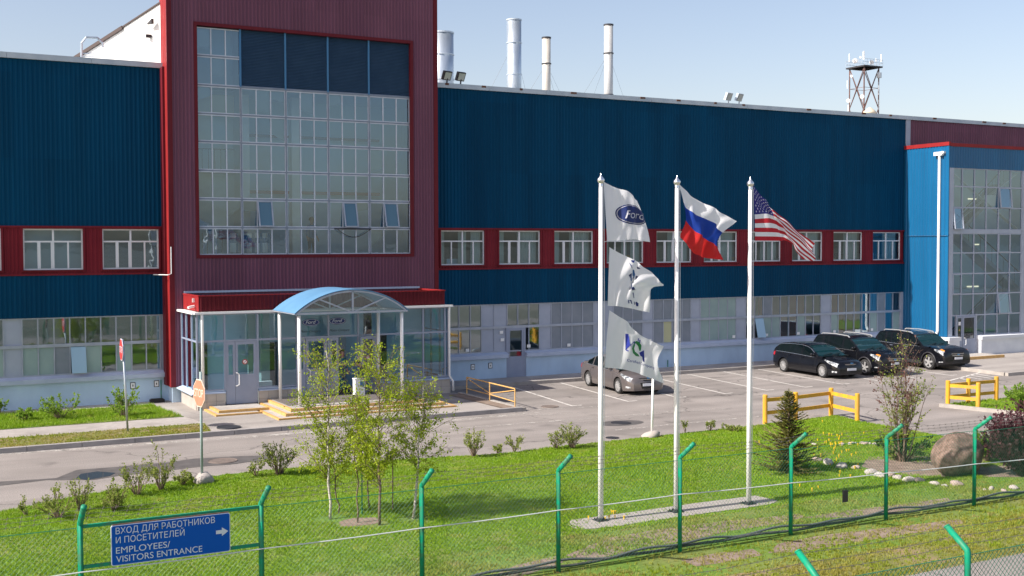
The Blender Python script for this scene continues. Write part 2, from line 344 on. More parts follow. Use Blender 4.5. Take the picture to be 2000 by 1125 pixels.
def asphalt(name, c1, c2, crack=.5, patch=(.17, .155, .145), rough=.9):
    m = mat(name, c1, rough, 0, c2, 38, 5, bump=.35, bscale=90, col3=patch, scale3=.3, lo=.4, hi=.6)
    t = m.node_tree; b = t.nodes['Principled BSDF']; l = b.inputs['Base Color'].links[0].from_socket
    g = t.nodes.new('ShaderNodeNewGeometry'); nz = t.nodes.new('ShaderNodeTexNoise'); nz.inputs['Scale'].default_value = .7; nz.inputs['Detail'].default_value = 5
    t.links.new(g.outputs['Position'], nz.inputs['Vector'])
    ad = t.nodes.new('ShaderNodeMixRGB'); ad.blend_type = 'LINEAR_LIGHT'; ad.inputs[0].default_value = .9
    t.links.new(g.outputs['Position'], ad.inputs[1]); t.links.new(nz.outputs['Color'], ad.inputs[2])
    vo = t.nodes.new('ShaderNodeTexVoronoi'); vo.feature = 'DISTANCE_TO_EDGE'; vo.inputs['Scale'].default_value = .17
    t.links.new(ad.outputs[0], vo.inputs['Vector'])
    cr = t.nodes.new('ShaderNodeValToRGB'); cr.color_ramp.elements[0].position = .002; cr.color_ramp.elements[1].position = .006
    cr.color_ramp.elements[0].color = (crack, crack, crack, 1); t.links.new(vo.outputs['Distance'], cr.inputs[0])
    mp = t.nodes.new('ShaderNodeMapping'); mp.inputs['Scale'].default_value = (.06, .9, 1); t.links.new(g.outputs['Position'], mp.inputs[0])
    st_ = t.nodes.new('ShaderNodeTexNoise'); st_.inputs['Scale'].default_value = 1; st_.inputs['Detail'].default_value = 6; t.links.new(mp.outputs[0], st_.inputs['Vector'])
    sr = t.nodes.new('ShaderNodeMapRange'); sr.inputs['From Min'].default_value = .35; sr.inputs['From Max'].default_value = .65; sr.inputs['To Min'].default_value = .84; sr.inputs['To Max'].default_value = 1.12; t.links.new(st_.outputs['Fac'], sr.inputs['Value'])
    sp_ = t.nodes.new('ShaderNodeTexVoronoi'); sp_.inputs['Scale'].default_value = .55; t.links.new(ad.outputs[0], sp_.inputs['Vector'])
    sc = t.nodes.new('ShaderNodeMapRange'); sc.inputs['From Min'].default_value = .05; sc.inputs['From Max'].default_value = .22; sc.inputs['To Min'].default_value = .72; sc.inputs['To Max'].default_value = 1; t.links.new(sp_.outputs['Distance'], sc.inputs['Value'])
    mm = t.nodes.new('ShaderNodeMath'); mm.operation = 'MULTIPLY'; t.links.new(sr.outputs[0], mm.inputs[0]); t.links.new(sc.outputs[0], mm.inputs[1])
    hv = t.nodes.new('ShaderNodeHueSaturation'); t.links.new(l, hv.inputs['Color']); t.links.new(mm.outputs[0], hv.inputs['Value']); l = hv.outputs[0]
    mu = t.nodes.new('ShaderNodeMixRGB'); mu.blend_type = 'MULTIPLY'; mu.inputs[0].default_value = 1
    t.links.new(l, mu.inputs[1]); t.links.new(cr.outputs[0], mu.inputs[2]); t.links.new(mu.outputs[0], b.inputs['Base Color'])
    return m
M['asphalt'] = asphalt('worn_asphalt', (.205, .184, .170), (.325, .290, .268), .5, (.205, .183, .168))
M['asphaltw'] = mat('damp_asphalt', (.085, .078, .075), .6, 0, (.12, .11, .105), 3, 6, bump=.2, bscale=80)
M['puddle'] = mat('puddle_water', (.02, .022, .025), .03, 0, spec=.6)
M['entry'] = asphalt('entrance_paving', (.30, .27, .25), (.36, .33, .305), .8, (.26, .235, .22))
def fadedpaint(name, col, amount):
    m = bpy.data.materials.new(name); m.use_nodes = True; t = m.node_tree; b = t.nodes['Principled BSDF']
    b.inputs['Base Color'].default_value = (*col, 1); b.inputs['Roughness'].default_value = .8
    g = t.nodes.new('ShaderNodeNewGeometry'); n = t.nodes.new('ShaderNodeTexNoise'); n.inputs['Scale'].default_value = 3.5; n.inputs['Detail'].default_value = 9; n.inputs['Roughness'].default_value = .7
    cr = t.nodes.new('ShaderNodeValToRGB'); cr.color_ramp.elements[0].position = amount-.08; cr.color_ramp.elements[1].position = amount+.12
    t.links.new(g.outputs['Position'], n.inputs['Vector']); t.links.new(n.outputs['Fac'], cr.inputs[0]); t.links.new(cr.outputs[0], b.inputs['Alpha'])
    return m
M['mark'] = fadedpaint('white_road_marking', (.60, .57, .53), .36)
M['markf'] = fadedpaint('faded_road_marking', (.52, .49, .45), .52)

# ---------------------------------------------------------------- setting: ground, road, pavements, lawns
def sheet(name, pts, z, m, kind='structure', thick=0):
    b = MB()
    if thick: b.prism([(x, y, z) for x, y in reversed(pts)], (0, 0, -thick))
    else: b.face([(x, y, z) for x, y in pts])
    o = b.build(name, m); return tag(o, kind=kind)
def rect(x0, x1, y0, y1): return [(x0, y0), (x1, y0), (x1, y1), (x0, y1)]
sheet('ground', rect(-2500, 2500, -2500, 2500), -.05, M['fieldG'])
sheet('road', [(-60, 27.0), (4, 27.6), (12, 29.0), (30, 29.5), (29.8, 8), (36.2, 8), (36.2, 30.5), (110, 30.5), (110, 47.2), (47.4, 47.2), (20.8, 47.2), (20.8, 38.2), (-60, 38.2)], 0, M['asphalt'])
LAWN = [(-30, 17.0), (30.0, 17.0), (30.05, 26), (29.95, 29.55), (30.3, 31.2), (28.3, 30.95), (26.2, 30.75)]+[tuple(gp(*p, .05).xy) for p in ((1270, 853), (1100, 871), (1000, 884), (900, 891), (740, 900), (600, 912), (520, 918), (440, 927), (370, 937), (300, 945), (230, 956), (150, 969), (60, 988), (0, 999), (-80, 1016))]+[(-30, 28.0)]
sheet('lawn', LAWN, .05, M['lawnG'], thick=.1)
sheet('lawn_strip', rect(-30, 34, 15.35, 17.0), .051, M['dryG'])
sheet('perimeter_road', rect(-60, 60, 10.2, 15.35), .055, M['asphalt'])
# pavement north of the road
sheet('entrance_pavement', [(9.3, 38.12), (20.75, 38.12), (20.75, 43), (21.3, 47.3), (8.9, 47.3), (9.0, 43.1), (9.3, 42.3), (9.6, 40.4)], .10, M['entry'], thick=.15)
sheet('footway', [(-30, 40.35), (9.6, 40.4), (9.3, 42.25), (-30, 42.3)], .09, M['paving'], thick=.14)
sheet('grass_verge', [(-30, 38.1), (9.3, 38.12), (9.6, 40.4), (-30, 40.35)], .095, M['dryG'], thick=.14)
sheet('grass_bed', [(-30, 42.3), (9.3, 42.25), (9.0, 43.1), (8.95, 45.9), (-30, 46.1)], .11, M['lawnG'], thick=.15)
sheet('wall_apron', [(-30, 46.1), (8.9, 45.9), (8.9, 47.1), (-30, 47.1)], .105, M['concrete'], thick=.15)
b = MB()
x = -30.
while x < 20.9:
    b.box(x+.008, min(x+1.6, 20.95)-.008, 37.92, 38.12, -.05, .155); x += 1.6
b.build('kerb', M['kerb'], kind='structure')
b = MB(); b.bar((21.02, 37.93, .04), (20.9, 43.3, .04), .17, .2); b.build('kerb_beside_ramp', M['kerbp'], kind='structure')
sheet('soil_strip', [(20.3, 38.3), (20.85, 38.2), (20.8, 42.9), (20.2, 42.9)], .125, M['soil'])
b = MB(); x = 21.3
while x < 46.4:
    b.box(x+.006, x+1.594, 45.05, 45.25, -.05, .15); x += 1.6
b.build('kerb_along_parking', M['kerbp'], kind='structure')
sheet('walkway', rect(21.2, 47.4, 45.25, 47.1), .14, M['concrete'], thick=.18)
# pavement by the stairwell block
sheet('corner_pavement', [(47.2, 39.4), (46.7, 36.9), (80, 36.9), (80, 43.2), (51.7, 43.6), (50.9, 47.2), (47.3, 47.2)], .13, M['entry'], thick=.18)
b = MB(); b.bar((46.6, 36.8, .05), (80, 36.8, .05), .18, .22); b.bar((46.62, 36.9, .05), (47.3, 45.1, .05), .18, .22); b.build('kerb_round_corner', M['kerbp'], kind='structure')
sheet('grass_patch', [(54.5, 42.0), (80, 41.5), (80, 39.3), (56.5, 40.4)], .145, M['lawnG'])
# island with the second timber rail
ISL = [(35.6, 31.1), (36.5, 27.6), (40, 25), (70, 25), (70, 32), (38.9, 31.2)]
sheet('island_lawn', ISL, .08, M['lawnG'], thick=.13)
b = MB()
for p, q in zip(ISL[:3], ISL[1:4]): b.bar((*p, .03), (*q, .03), .2, .2)
b.build('island_kerb', M['kerbp'], kind='structure')
# road markings
b = MB()
LX = [23.35, 25.97, 28.42, 30.87, 33.13, 35.33, 37.54, 39.9, 42.2, 44.5]
for x in LX:
    p0 = Vector((x+.85, 44.95, .004)); p1 = Vector((x, 38.3, .004)); d = (p1-p0).normalized(); n = Vector((d.y, -d.x, 0))*.05
    b.face([p0-n, p1-n, p1+n, p0+n]); b.face([(x-.04, 38.22, .0045), (x+.45, 38.24, .0045), (x+.45, 38.34, .0045), (x-.04, 38.32, .0045)])
def hl(p, q, wd):
    p, q = gp(*p), gp(*q); d = (q-p).normalized(); n = Vector((d.y, -d.x, 0))*wd/2; b.face([(v.x, v.y, .0065) for v in (p-n, q-n, q+n, p+n)])
for p, q in (((1853, 744), (1915.5, 727.5)), ((1873, 738.6), (1886, 741.5)), ((1884, 735.7), (1918, 741)), ((1894, 733), (1935, 739)), ((1904, 730.4), (1950, 737.5))): hl(p, q, .13)
b.build('stall_markings', M['mark'], kind='structure')
b = MB()
def ln(p, q, wd):
    p, q = gp(*p), gp(*q); d = (q-p).normalized(); n = Vector((d.y, -d.x, 0))*wd/2
    b.face([(v.x, v.y, .005) for v in (p-n, q-n, q+n, p+n)])
for p, q in (((880, 838), (1270, 808)), ((1200, 840), (1500, 812)), ((1035, 811), (1140, 806)), ((1050, 800), (1190, 793)), ((1600, 835), (1690, 826)), ((700, 850), (900, 826)), ((1270, 806), (1420, 798))): ln(p, q, .16)
b.build('road_markings', M['markf'], kind='structure')
# damp track and puddle along the road, patches
def blob(pts, z, m, name):
    b = MB(); b.face([(gp(*p).x, gp(*p).y, z) for p in pts]); return b.build(name, m, kind='structure')
blob([(-60, 955), (0, 949), (90, 938), (130, 938), (180, 938), (230, 930), (300, 923), (370, 914), (470, 904), (560, 897), (540, 890), (470, 891), (380, 896), (330, 903), (270, 908), (230, 912), (150, 918), (110, 934), (0, 941), (-60, 948)], .006, M['asphaltw'], 'damp_patch')
blob([(148, 935), (170, 938), (215, 930), (226, 924), (190, 921), (158, 926)], .009, M['puddle'], 'puddle')
blob([(-30, 893), (0, 889), (700, 840), (1060, 806), (1030, 806), (700, 836), (0, 886), (-30, 889)], .003, M['markf'], 'sand_along_kerb')

for k_, (z_, pts_) in enumerate(((.0535, [(1105, 1085), (1180, 1052), (1260, 1038), (1330, 1027), (1420, 1017), (1500, 1010), (1560, 1003), (1575, 1010), (1500, 1026), (1430, 1036), (1360, 1052), (1300, 1062), (1240, 1074), (1150, 1095)]),
        (.0536, [(960, 1125), (1010, 1103), (1090, 1085), (1100, 1098), (1030, 1122), (1000, 1130)]), (.0537, [(1520, 1062), (1600, 1046), (1700, 1034), (1790, 1024), (1870, 1014), (1890, 1020), (1820, 1036), (1740, 1048), (1650, 1062), (1560, 1078), (1500, 1080)]),
        (.0538, [(1330, 1094), (1400, 1080), (1470, 1072), (1490, 1084), (1430, 1096), (1360, 1106)]), (.0539, [(1560, 1012), (1660, 996), (1760, 985), (1850, 972), (1860, 980), (1760, 998), (1660, 1010)]))):
    b = MB(); b.face([(gp(*p, z_).x, gp(*p, z_).y, z_) for p in pts_]); b.build('soil_patch', M['soil'], kind='structure')
# ---------------------------------------------------------------- grass
def inpoly(px, py, poly):
    r = np.zeros(len(px), bool); n = len(poly)
    for i in range(n):
        x0, y0 = poly[i]; x1, y1 = poly[(i+1) % n]
        c = ((y0 > py) != (y1 > py)) & (px < (x1-x0)*(py-y0)/((y1-y0)+1e-12)+x0); r ^= c
    return r
def wav(x, y, s, seed):
    q = np.random.default_rng(seed); v = 0
    for k in range(7):
        a = q.uniform(0, 6.28); f = s*q.uniform(.6, 1.9); v = v+np.sin((x*np.cos(a)+y*np.sin(a))*f+q.uniform(0, 6.28))
    return v/3.5
BARE = [(8.75, 24.9, .45), (9.2, 24.3, .6), (9.5, 23.9, .35), (10.4, 24.0, .4), (24.6, 23.3, 1.2), (25.3, 22.4, 1.3), (26.8, 21.0, 1.2), (21.7, 24.0, .5)]
def grass(name, poly, dens, h, m, z, thin=0, seed=1, bare=()):
    q = np.random.default_rng(seed); P = np.array(poly); x0, y0 = P.min(0); x1, y1 = P.max(0)
    n = int((x1-x0)*(y1-y0)*dens); x = q.uniform(x0, x1, n); y = q.uniform(y0, y1, n); k = inpoly(x, y, poly)
    x, y = x[k], y[k]
    az = np.arctan2(x, y); k = (az > R(28.4-25.5)) & (az < R(28.4+25.5)); x, y = x[k], y[k]
    dn = wav(x, y, 1.3, seed+5)*.5+.5; d2 = wav(x, y, 4.5, seed+9)*.5+.5
    keep = q.uniform(0, 1, len(x)) > thin*(1.25-.7*dn-.5*d2)
    for bx, by, br in bare: keep &= ((x-bx)**2+(y-by)**2*1.6 > br**2*q.uniform(.6, 1.2, len(x)))
    if thin > .5:
        band = np.exp(-((y-(18.75+.35*np.sin(x*1.3)))/.75)**2)*(.55+.45*(wav(x, y, .9, 77)*.5+.5))*(x > 9); keep &= q.uniform(0, 1, len(x)) > band*1.05
    keep &= ~((x > 13.3) & (x < 18.9) & (y > 21.2) & (y < 22.15) & (q.uniform(0, 1, len(x)) > .06))
    x, y, dn = x[keep], y[keep], dn[keep]; n = len(x); B = 4
    x = np.repeat(x, B)+q.normal(0, .02, n*B); y = np.repeat(y, B)+q.normal(0, .02, n*B); N = n*B
    hh = h*q.uniform(.5, 1.25, N)*np.repeat(.65+.5*dn, B); a = q.uniform(0, 6.283, N); wd = q.uniform(.006, .013, N); lean = q.uniform(.15, .75, N)*hh; la = q.uniform(0, 6.283, N)
    V = np.empty((N, 3, 3), np.float32)
    V[:, 0, 0] = x-np.cos(a)*wd; V[:, 0, 1] = y-np.sin(a)*wd; V[:, 0, 2] = z
    V[:, 1, 0] = x+np.cos(a)*wd; V[:, 1, 1] = y+np.sin(a)*wd; V[:, 1, 2] = z
    V[:, 2, 0] = x+np.cos(la)*lean; V[:, 2, 1] = y+np.sin(la)*lean; V[:, 2, 2] = z+hh
    me = bpy.data.meshes.new(name); me.vertices.add(N*3); me.vertices.foreach_set('co', V.ravel())
    me.loops.add(N*3); me.loops.foreach_set('vertex_index', np.arange(N*3, dtype=np.int32))
    me.polygons.add(N); me.polygons.foreach_set('loop_start', np.arange(0, N*3, 3, dtype=np.int32)); me.polygons.foreach_set('loop_total', np.full(N, 3, np.int32))
    me.materials.append(m); me.update(); me.validate()
    o = bpy.data.objects.new(name, me); COL.objects.link(o); tag(o, kind='stuff'); return o
def bladem(name, c1, c2, dry, sc, pos=.5, tan=None):
    m = leafmat(name, c1, c2, .4); t = m.node_tree; b = t.nodes['Principled BSDF']; src = b.inputs['Base Color'].links[0].from_socket
    tr = [n for n in t.nodes if n.type == 'BSDF_TRANSLUCENT'][0]
    g = t.nodes.new('ShaderNodeNewGeometry'); n = t.nodes.new('ShaderNodeTexNoise'); n.inputs['Scale'].default_value = sc; n.inputs['Detail'].default_value = 6
    t.links.new(g.outputs['Position'], n.inputs['Vector']); cr = t.nodes.new('ShaderNodeValToRGB'); cr.color_ramp.elements[0].position = pos-.12; cr.color_ramp.elements[1].position = pos+.14
    t.links.new(n.outputs['Fac'], cr.inputs[0]); mx = t.nodes.new('ShaderNodeMix'); mx.data_type = 'RGBA'
    t.links.new(cr.outputs[0], mx.inputs['Factor']); t.links.new(src, mx.inputs['A']); mx.inputs['B'].default_value = (*dry, 1)
    n2 = t.nodes.new('ShaderNodeTexNoise'); n2.inputs['Scale'].default_value = sc*3.7; n2.inputs['Detail'].default_value = 5; t.links.new(g.outputs['Position'], n2.inputs['Vector'])
    c2 = t.nodes.new('ShaderNodeValToRGB'); c2.color_ramp.elements[0].position = .56; c2.color_ramp.elements[1].position = .72; t.links.new(n2.outputs['Fac'], c2.inputs[0])
    m2 = t.nodes.new('ShaderNodeMix'); m2.data_type = 'RGBA'; t.links.new(c2.outputs[0], m2.inputs['Factor']); t.links.new(mx.outputs['Result'], m2.inputs['A']); m2.inputs['B'].default_value = (*(tan or (.36, .40, .07)), 1)
    t.links.new(m2.outputs['Result'], b.inputs['Base Color']); t.links.new(m2.outputs['Result'], tr.inputs[0]); return m
M['blade'] = bladem('lawn_blade', (.16, .315, .008), (.31, .45, .025), (.22, .34, .02), .5, .53)
M['blade2'] = bladem('worn_lawn_blade', (.14, .28, .014), (.26, .38, .035), (.32, .34, .08), .55, .48, (.38, .32, .13))
M['blade3'] = bladem('dry_grass_blade', (.16, .26, .006), (.28, .34, .02), (.33, .30, .06), .7, .48, (.38, .30, .13))
FL = [(p[0], max(p[1], 20.6)) if p[1] < 20 else p for p in LAWN]
grass('lawn_grass', [(-5, 20.9)]+[(30.0, 20.9)]+LAWN[2:-1]+[(-5, 28.0)], 380, .055, M['blade'], .05, .12, 1, BARE)
grass('worn_grass', rect(0, 32, 18.75, 21.0), 330, .06, M['blade2'], .05, .62, 2, [(26.8, 21.0, 1.2)])
grass('dry_grass', rect(4, 32, 15.35, 18.8), 420, .058, M['blade3'], .05, .62, 3)
grass('verge_grass', [(0, 38.15), (9.3, 38.15), (9.6, 40.4), (0, 40.35)], 200, .07, M['blade3'], .095, .4, 4)
grass('bed_grass', [(0, 42.3), (9.2, 42.3), (8.9, 45.9), (0, 46.1)], 260, .11, M['blade'], .11, .1, 5)
grass('island_grass', ISL, 140, .08, M['blade'], .08, .2, 6)
grass('patch_grass', [(54.5, 42.0), (70, 41.5), (70, 39.3), (56.5, 40.4)], 60, .1, M['blade'], .145, .2, 7)

# ---------------------------------------------------------------- factory hall
YF = 47.0
hall = thing('factory_hall', 'long dark blue ribbed factory hall with a maroon window band and pale base wall', 'factory building', (30, 47, 0))
Z0, ZG, ZS1, ZB0, ZB1, ZR = 0, 1.33, 3.56, 5.2, 7.03, 13.33
b = MB()
for x0, x1 in ((-14, 9.66), (21.2, 50.75)): b.clad((x0, YF), (x1, YF), ZB1, ZR, .17, .024)
b.build('upper_cladding', M['blue'], hall)
b = MB()
for x0, x1 in ((-14, 9.66), (21.2, 50.7)): b.clad((x0, YF), (x1, YF), ZS1, ZB0, .17, .024)
b.build('lower_cladding', M['blue'], hall)
b = MB(); b.clad((51.1, YF), (90, YF), 0, ZR, .19); b.build('maroon_cladding', M['purple'], hall)
MB().box(50.75, 51.1, YF-.05, YF+.1, 11.5, ZR).build('pilaster_trim', M['panel'], hall)
UW = [(-1.4, 3.7-2.94), (1.52, 3.7), (4.46, 6.6), (7.31, 9.45)]+[(21.79+2.942*k, 21.79+2.942*k+2.2) for k in range(10)]
b = MB(); ZW0, ZW1 = 5.38, 6.95
for X0, X1 in ((-14, 9.66), (21.2, 50.7)):
    ws = [q for q in UW if X0 <= q[0] <= X1]; x = X0
    b.clad((X0, YF+.01), (X1, YF+.01), ZW1+.04, ZB1-.03, .15, .02); b.clad((X0, YF+.01), (X1, YF+.01), ZB0+.03, ZW0-.04, .15, .02)
    for q in ws+[(X1, X1)]:
        if q[0]-.04 > x+.1: b.clad((x, YF+.01), (q[0]-.04, YF+.01), ZW0-.04, ZW1+.04, .15, .025)
        x = q[1]+.04
    b.box(X0, X1, YF-.06, YF+.05, ZB1-.04, ZB1+.03); b.box(X0, X1, YF-.06, YF+.05, ZB0-.03, ZB0+.04)
    for q in ws:       # reveals round each opening
        b.box(q[0]-.07, q[0], YF-.045, YF+.22, ZW0-.07, ZW1+.07); b.box(q[1], q[1]+.07, YF-.045, YF+.22, ZW0-.07, ZW1+.07)
        b.box(q[0], q[1], YF-.045, YF+.22, ZW1, ZW1+.07); b.box(q[0], q[1], YF-.045, YF+.22, ZW0-.07, ZW0)
b.build('window_band', M['maroon'], hall)
# upper windows
for i, (x0, x1) in enumerate(UW):
    b = MB(); t = .055; y0, y1 = YF+.06, YF+.12; xm = (x0+x1)/2; zt = ZW0+1.08
    b.box(x0, x0+t, y0, y1, ZW0, ZW1); b.box(x1-t, x1, y0, y1, ZW0, ZW1)
    b.box(x0+t, x1-t, y0, y1, ZW0, ZW0+t); b.box(x0+t, x1-t, y0, y1, ZW1-t, ZW1)
    b.box(x0+t, x1-t, y0-.003, y1, zt-.03, zt+.03); b.box(xm-.035, xm+.035, y0-.006, y1, ZW0+t, ZW1-t)
    for xq in ((x0+xm)/2, (xm+x1)/2): b.box(xq-.03, xq+.03, y0, y1-.005, ZW0+t, zt-.03)
    if i % 3 != 1:      # a casement with a heavier sash
        xa, xb_ = (x0+xm)/2+.03, xm-.035
        b.box(xa, xa+.05, y0-.012, y1, ZW0+t, zt-.03); b.box(xb_-.05, xb_, y0-.012, y1, ZW0+t, zt-.03)
    o = b.build('window', M['wframe'], hall)
    MB().face([(x0+t, YF+.1, ZW0+t), (x1-t, YF+.1, ZW0+t), (x1-t, YF+.1, ZW1-t), (x0+t, YF+.1, ZW1-t)]).build('pane', M['glassT'] if i < 4 else M['glass'], o)
    if i == 3:
        b = MB()
        for k in range(20): z = ZW0+.08+k*.05; b.face([(x0+.06, YF+.16, z), (x1-.06, YF+.16, z), (x1-.06, YF+.20, z+.045), (x0+.06, YF+.20, z+.045)])
        b.build('blind', M['blind'], o)
    elif i < 3:
        MB().face([(x0-.1, YF+.6, ZW0-.2), (x1+.1, YF+.6, ZW0-.2), (x1+.1, YF+.6, ZW1+.2), (x0-.1, YF+.6, ZW1+.2)]).build('blind', M['room'], o)
    else:
        b = MB(); q = random.Random(i)
        for a, c in ((x0+.05, x0+q.uniform(.25, .55)), (x1-q.uniform(.5, .9), x1-.05), (xm+q.uniform(-.2, .1), xm+q.uniform(.3, .5))):
            n = 12
            for k in range(n):
                u0, u1 = a+(c-a)*k/n, a+(c-a)*(k+1)/n
                b.face([(u0, YF+.35+.03*(k % 2), ZW0), (u1, YF+.35+.03*((k+1) % 2), ZW0), (u1, YF+.35+.03*((k+1) % 2), ZW1), (u0, YF+.35+.03*(k % 2), ZW1)])
        b.build('curtain', M['curtain'], o)
    MB().box(x0-.05, x1+.05, YF-.09, YF+.06, ZW0-.03, ZW0).build('sill', M['maroon'] if i > 3 else M['trimred'], o)
# ground floor strip windows: column edges and what fills them
LE = [-3.0, -2.4, -1.8, -1.2, -.6, 0, .6, 1.2, 1.8, 2.4, 3.0, 3.72, 4.37, 4.93, 5.5, 6.07, 6.64, 7.21, 7.78, 8.36, 8.92, 9.46, 9.72]
RE = [21.3, 22.14, 22.69, 23.26, 23.84, 24.49, 25.17, 25.74, 26.33, 26.9, 27.54, 28.11, 28.69, 29.29, 29.91, 30.48, 31.07, 31.62, 32.19, 32.78, 33.43, 34.04, 34.58, 35.2, 35.75, 36.36, 36.94, 37.53, 38.12, 38.67, 39.32, 39.91, 40.49, 41.08, 41.66, 42.25, 42.83, 43.43, 43.99, 44.53, 45.27, 45.8, 46.39, 46.97, 47.57, 48.16, 48.76, 49.34, 49.94, 50.49]
LT = {3.0: 'g', 3.72: 'P', 9.46: 'P'}
LB = {3.72: 'P', 4.37: 'F', 4.93: 'F', 5.5: 'D', 6.07: 'O', 6.64: 'F', 7.21: 'd', 7.78: 'F', 8.36: 'd', 8.92: 'd', 9.46: 'P', 3.0: 'F'}
RT = {36.36: 'F', 36.94: 'F', 37.53: 'F', 38.12: 'F', 40.49: 'S', 48.76: 'S', 23.84: 'P', 24.49: 'P', 26.9: 'P', 27.54: 'S', 28.11: 'S', 28.69: 'S', 29.29: 'S', 29.91: 'P', 30.48: 'P', 31.07: 'S', 31.62: 'S', 32.19: 'S', 32.78: 'P', 33.43: 'S', 34.04: 'S', 34.58: 'S', 35.2: 'S', 35.75: 'P', 38.67: 'P', 44.53: 'P', 21.3: 'P'}
RB = dict(RT); RB.update({34.04: 'Y', 39.91: 'O', 25.17: 'X', 25.74: 'X', 29.29: 'S'}); RB[42.83] = 'F'; RB[40.49] = 'F'; RB[41.08] = 'F'; RB[48.16] = 'F'; RB[49.94] = 'F'; RB[45.27] = 'F'  # extra frosted panes added in the lower row to make the glazing paler
zm0, zm1 = 2.42, 2.54
def strip(E, T, Bt, x_lo, x_hi, gl):
    E = [e for e in E if x_lo-.001 <= e <= x_hi+.001]
    fr, pa, pn, ps, fz, pl, py_ = MB(), MB(), MB(), MB(), MB(), MB(), MB()
    y0, y1 = YF+.03, YF+.10
    e0, e1 = E[0]-.022, E[-1]+(.022 if E[-1] in (9.72, 50.49) else -.022)
    fr.box(e0, e1, y0-.02, y1, zm0, zm1); fr.box(e0, e1, y0, y1, ZG, ZG+.05); fr.box(e0, e1, y0, y1, ZS1-.05, ZS1)
    for e in (E if E[-1] in (9.72, 50.49) else E[:-1]):
        for za, zb in ((ZG+.05, zm0), (zm1, ZS1-.05)):
            if 25.18 < e < 26.2 and za < 2: continue
            fr.box(e-.022, e+.022, y0+.004, y1-.004, za, zb)
    for a, c in zip(E, E[1:]):
        for row, (za, zb) in enumerate(((ZG+.05, zm0), (zm1, ZS1-.05))):
            k = (Bt if row == 0 else T).get(a, gl)
            if k == 'X': continue
            tgt = {'P': pn, 'S': ps, 'F': fz, 'D': ps, 'O': None, 'Y': py_}.get(k, pa)
            y = YF+.07
            if tgt is not None: tgt.face([(a+.02, y, za), (c-.02, y, za), (c-.02, y, zb), (a+.02, y, zb)])
            else:
                pl.prism([(a+.03, y-.03-.25, za+.02), (c-.0, y-.03-.25, za+.02), (c-.0, y-.03, zb-.02), (a+.03, y-.03, zb-.02)], (0, .025, 0))
    o = fr.build('window', M['frame'], hall)
    for q, nm, m in ((pa, 'pane', M['glassG']), (pn, 'panel', M['panel']), (ps, 'grey_panel', M['panel2']), (fz, 'frosted_pane', M['frost']), (pl, 'open_sash', M['lpanel']), (py_, 'yellow_pane', M['ypanel'])):
        if nm in ('panel', 'frosted_pane'):
            for f_ in q.f: MB().face([q.v[i_] for i_ in f_]).build(nm, m, o)
        elif q.f: q.build(nm, m, o)
strip(LE, LT, LB, -3.0, 3.72, 'g'); strip(LE, LT, LB, 3.72, 9.72, 'g')
for a, c in ((21.3, 24.49), (24.49, 26.9), (26.9, 29.91), (29.91, 32.78), (32.78, 35.75), (35.75, 38.67), (38.67, 44.53), (44.53, 50.49)): strip(RE, RT, RB, a, c, 'g')
b = MB()
for x0, x1 in ((-14, 9.75), (21.2, 25.1), (26.15, 50.75)): b.box(x0, x1, YF-.02, YF+.3, 0, ZG-.03)
b.build('base_wall', M['base'], hall)
b = MB()
for x0, x1 in ((-14, 9.8), (21.2, 25.12), (26.1, 50.75)): b.prism([(x0, YF-.2, 1.07), (x0, YF-.2, 1.23), (x0, YF+.03, ZG), (x0, YF+.03, 1.07)], (x1-x0, 0, 0))
b.build('window_sill', M['sill'], hall)
MB().box(50.52, 50.76, YF, YF+.2, ZG, ZS1).build('end_panel', M['panel'], hall); MB().box(9.75, 10.15, 46.25, 47.0, 0, .74).build('base_wall', M['base'], hall)
# service door
b = MB(); b.box(25.1, 25.2, YF-.01, YF+.12, .12, 2.42); b.box(26.02, 26.13, YF-.01, YF+.12, .12, 2.42); b.box(25.2, 26.02, YF, YF+.1, .12, 1.1); b.box(25.2, 26.02, YF, YF+.1, 2.3, 2.42)
b.box(25.2, 25.3, YF, YF+.1, 1.1, 2.3); b.box(25.93, 26.02, YF, YF+.1, 1.1, 2.3)
d = b.build('service_door', M['door'], hall)
MB().face([(25.3, YF+.05, 1.1), (25.93, YF+.05, 1.1), (25.93, YF+.05, 2.3), (25.3, YF+.05, 2.3)]).build('pane', M['glass'], d)
MB().tube([(25.25, YF-.01, 1.05), (25.25, YF-.06, 1.05), (25.25, YF-.06, 1.3), (25.25, YF-.01, 1.3)], .012, 6).build('handle', M['chrome'], d)
# small notices on the panes and framed pictograms on the base wall
for x, z in ((23.1, 1.5), (24.85, 2.25), (24.9, 1.9), (26.3, 1.55), (28.5, 1.5), (35.0, 1.5), (38.5, 1.5), (40.7, 1.5), (42.9, 1.5), (45.5, 1.5), (48.3, 1.5), (33.2, 1.52), (31.2, 1.52)):
    MB().box(x-.09, x+.09, YF+.0, YF+.012, z-.07, z+.07).build('notice', M['white'], hall)
for x, z in ((8.37, .78), (9.28, .80), (23.35, .72), (24.25, .74)):
    b = MB(); b.box(x-.1, x+.1, YF-.04, YF-.022, z-.13, z+.13, 0); b.box(x-.075, x+.075, YF-.045, YF-.041, z-.105, z+.105, 1); b.box(x-.02, x+.02, YF-.048, YF-.046, z-.04, z+.04, 0)
    b.build('framed_plate', [M['dark'], M['white']], hall)
MB().tube([(9.45, YF-.06, .1), (9.45, YF-.06, .95)], .02, 6).build('drain_pipe', M['green'], hall)
MB().tube([(34.25, YF-.06, .15), (34.25, YF-.06, .5)], .02, 6).build('drain_pipe', M['green'], hall)
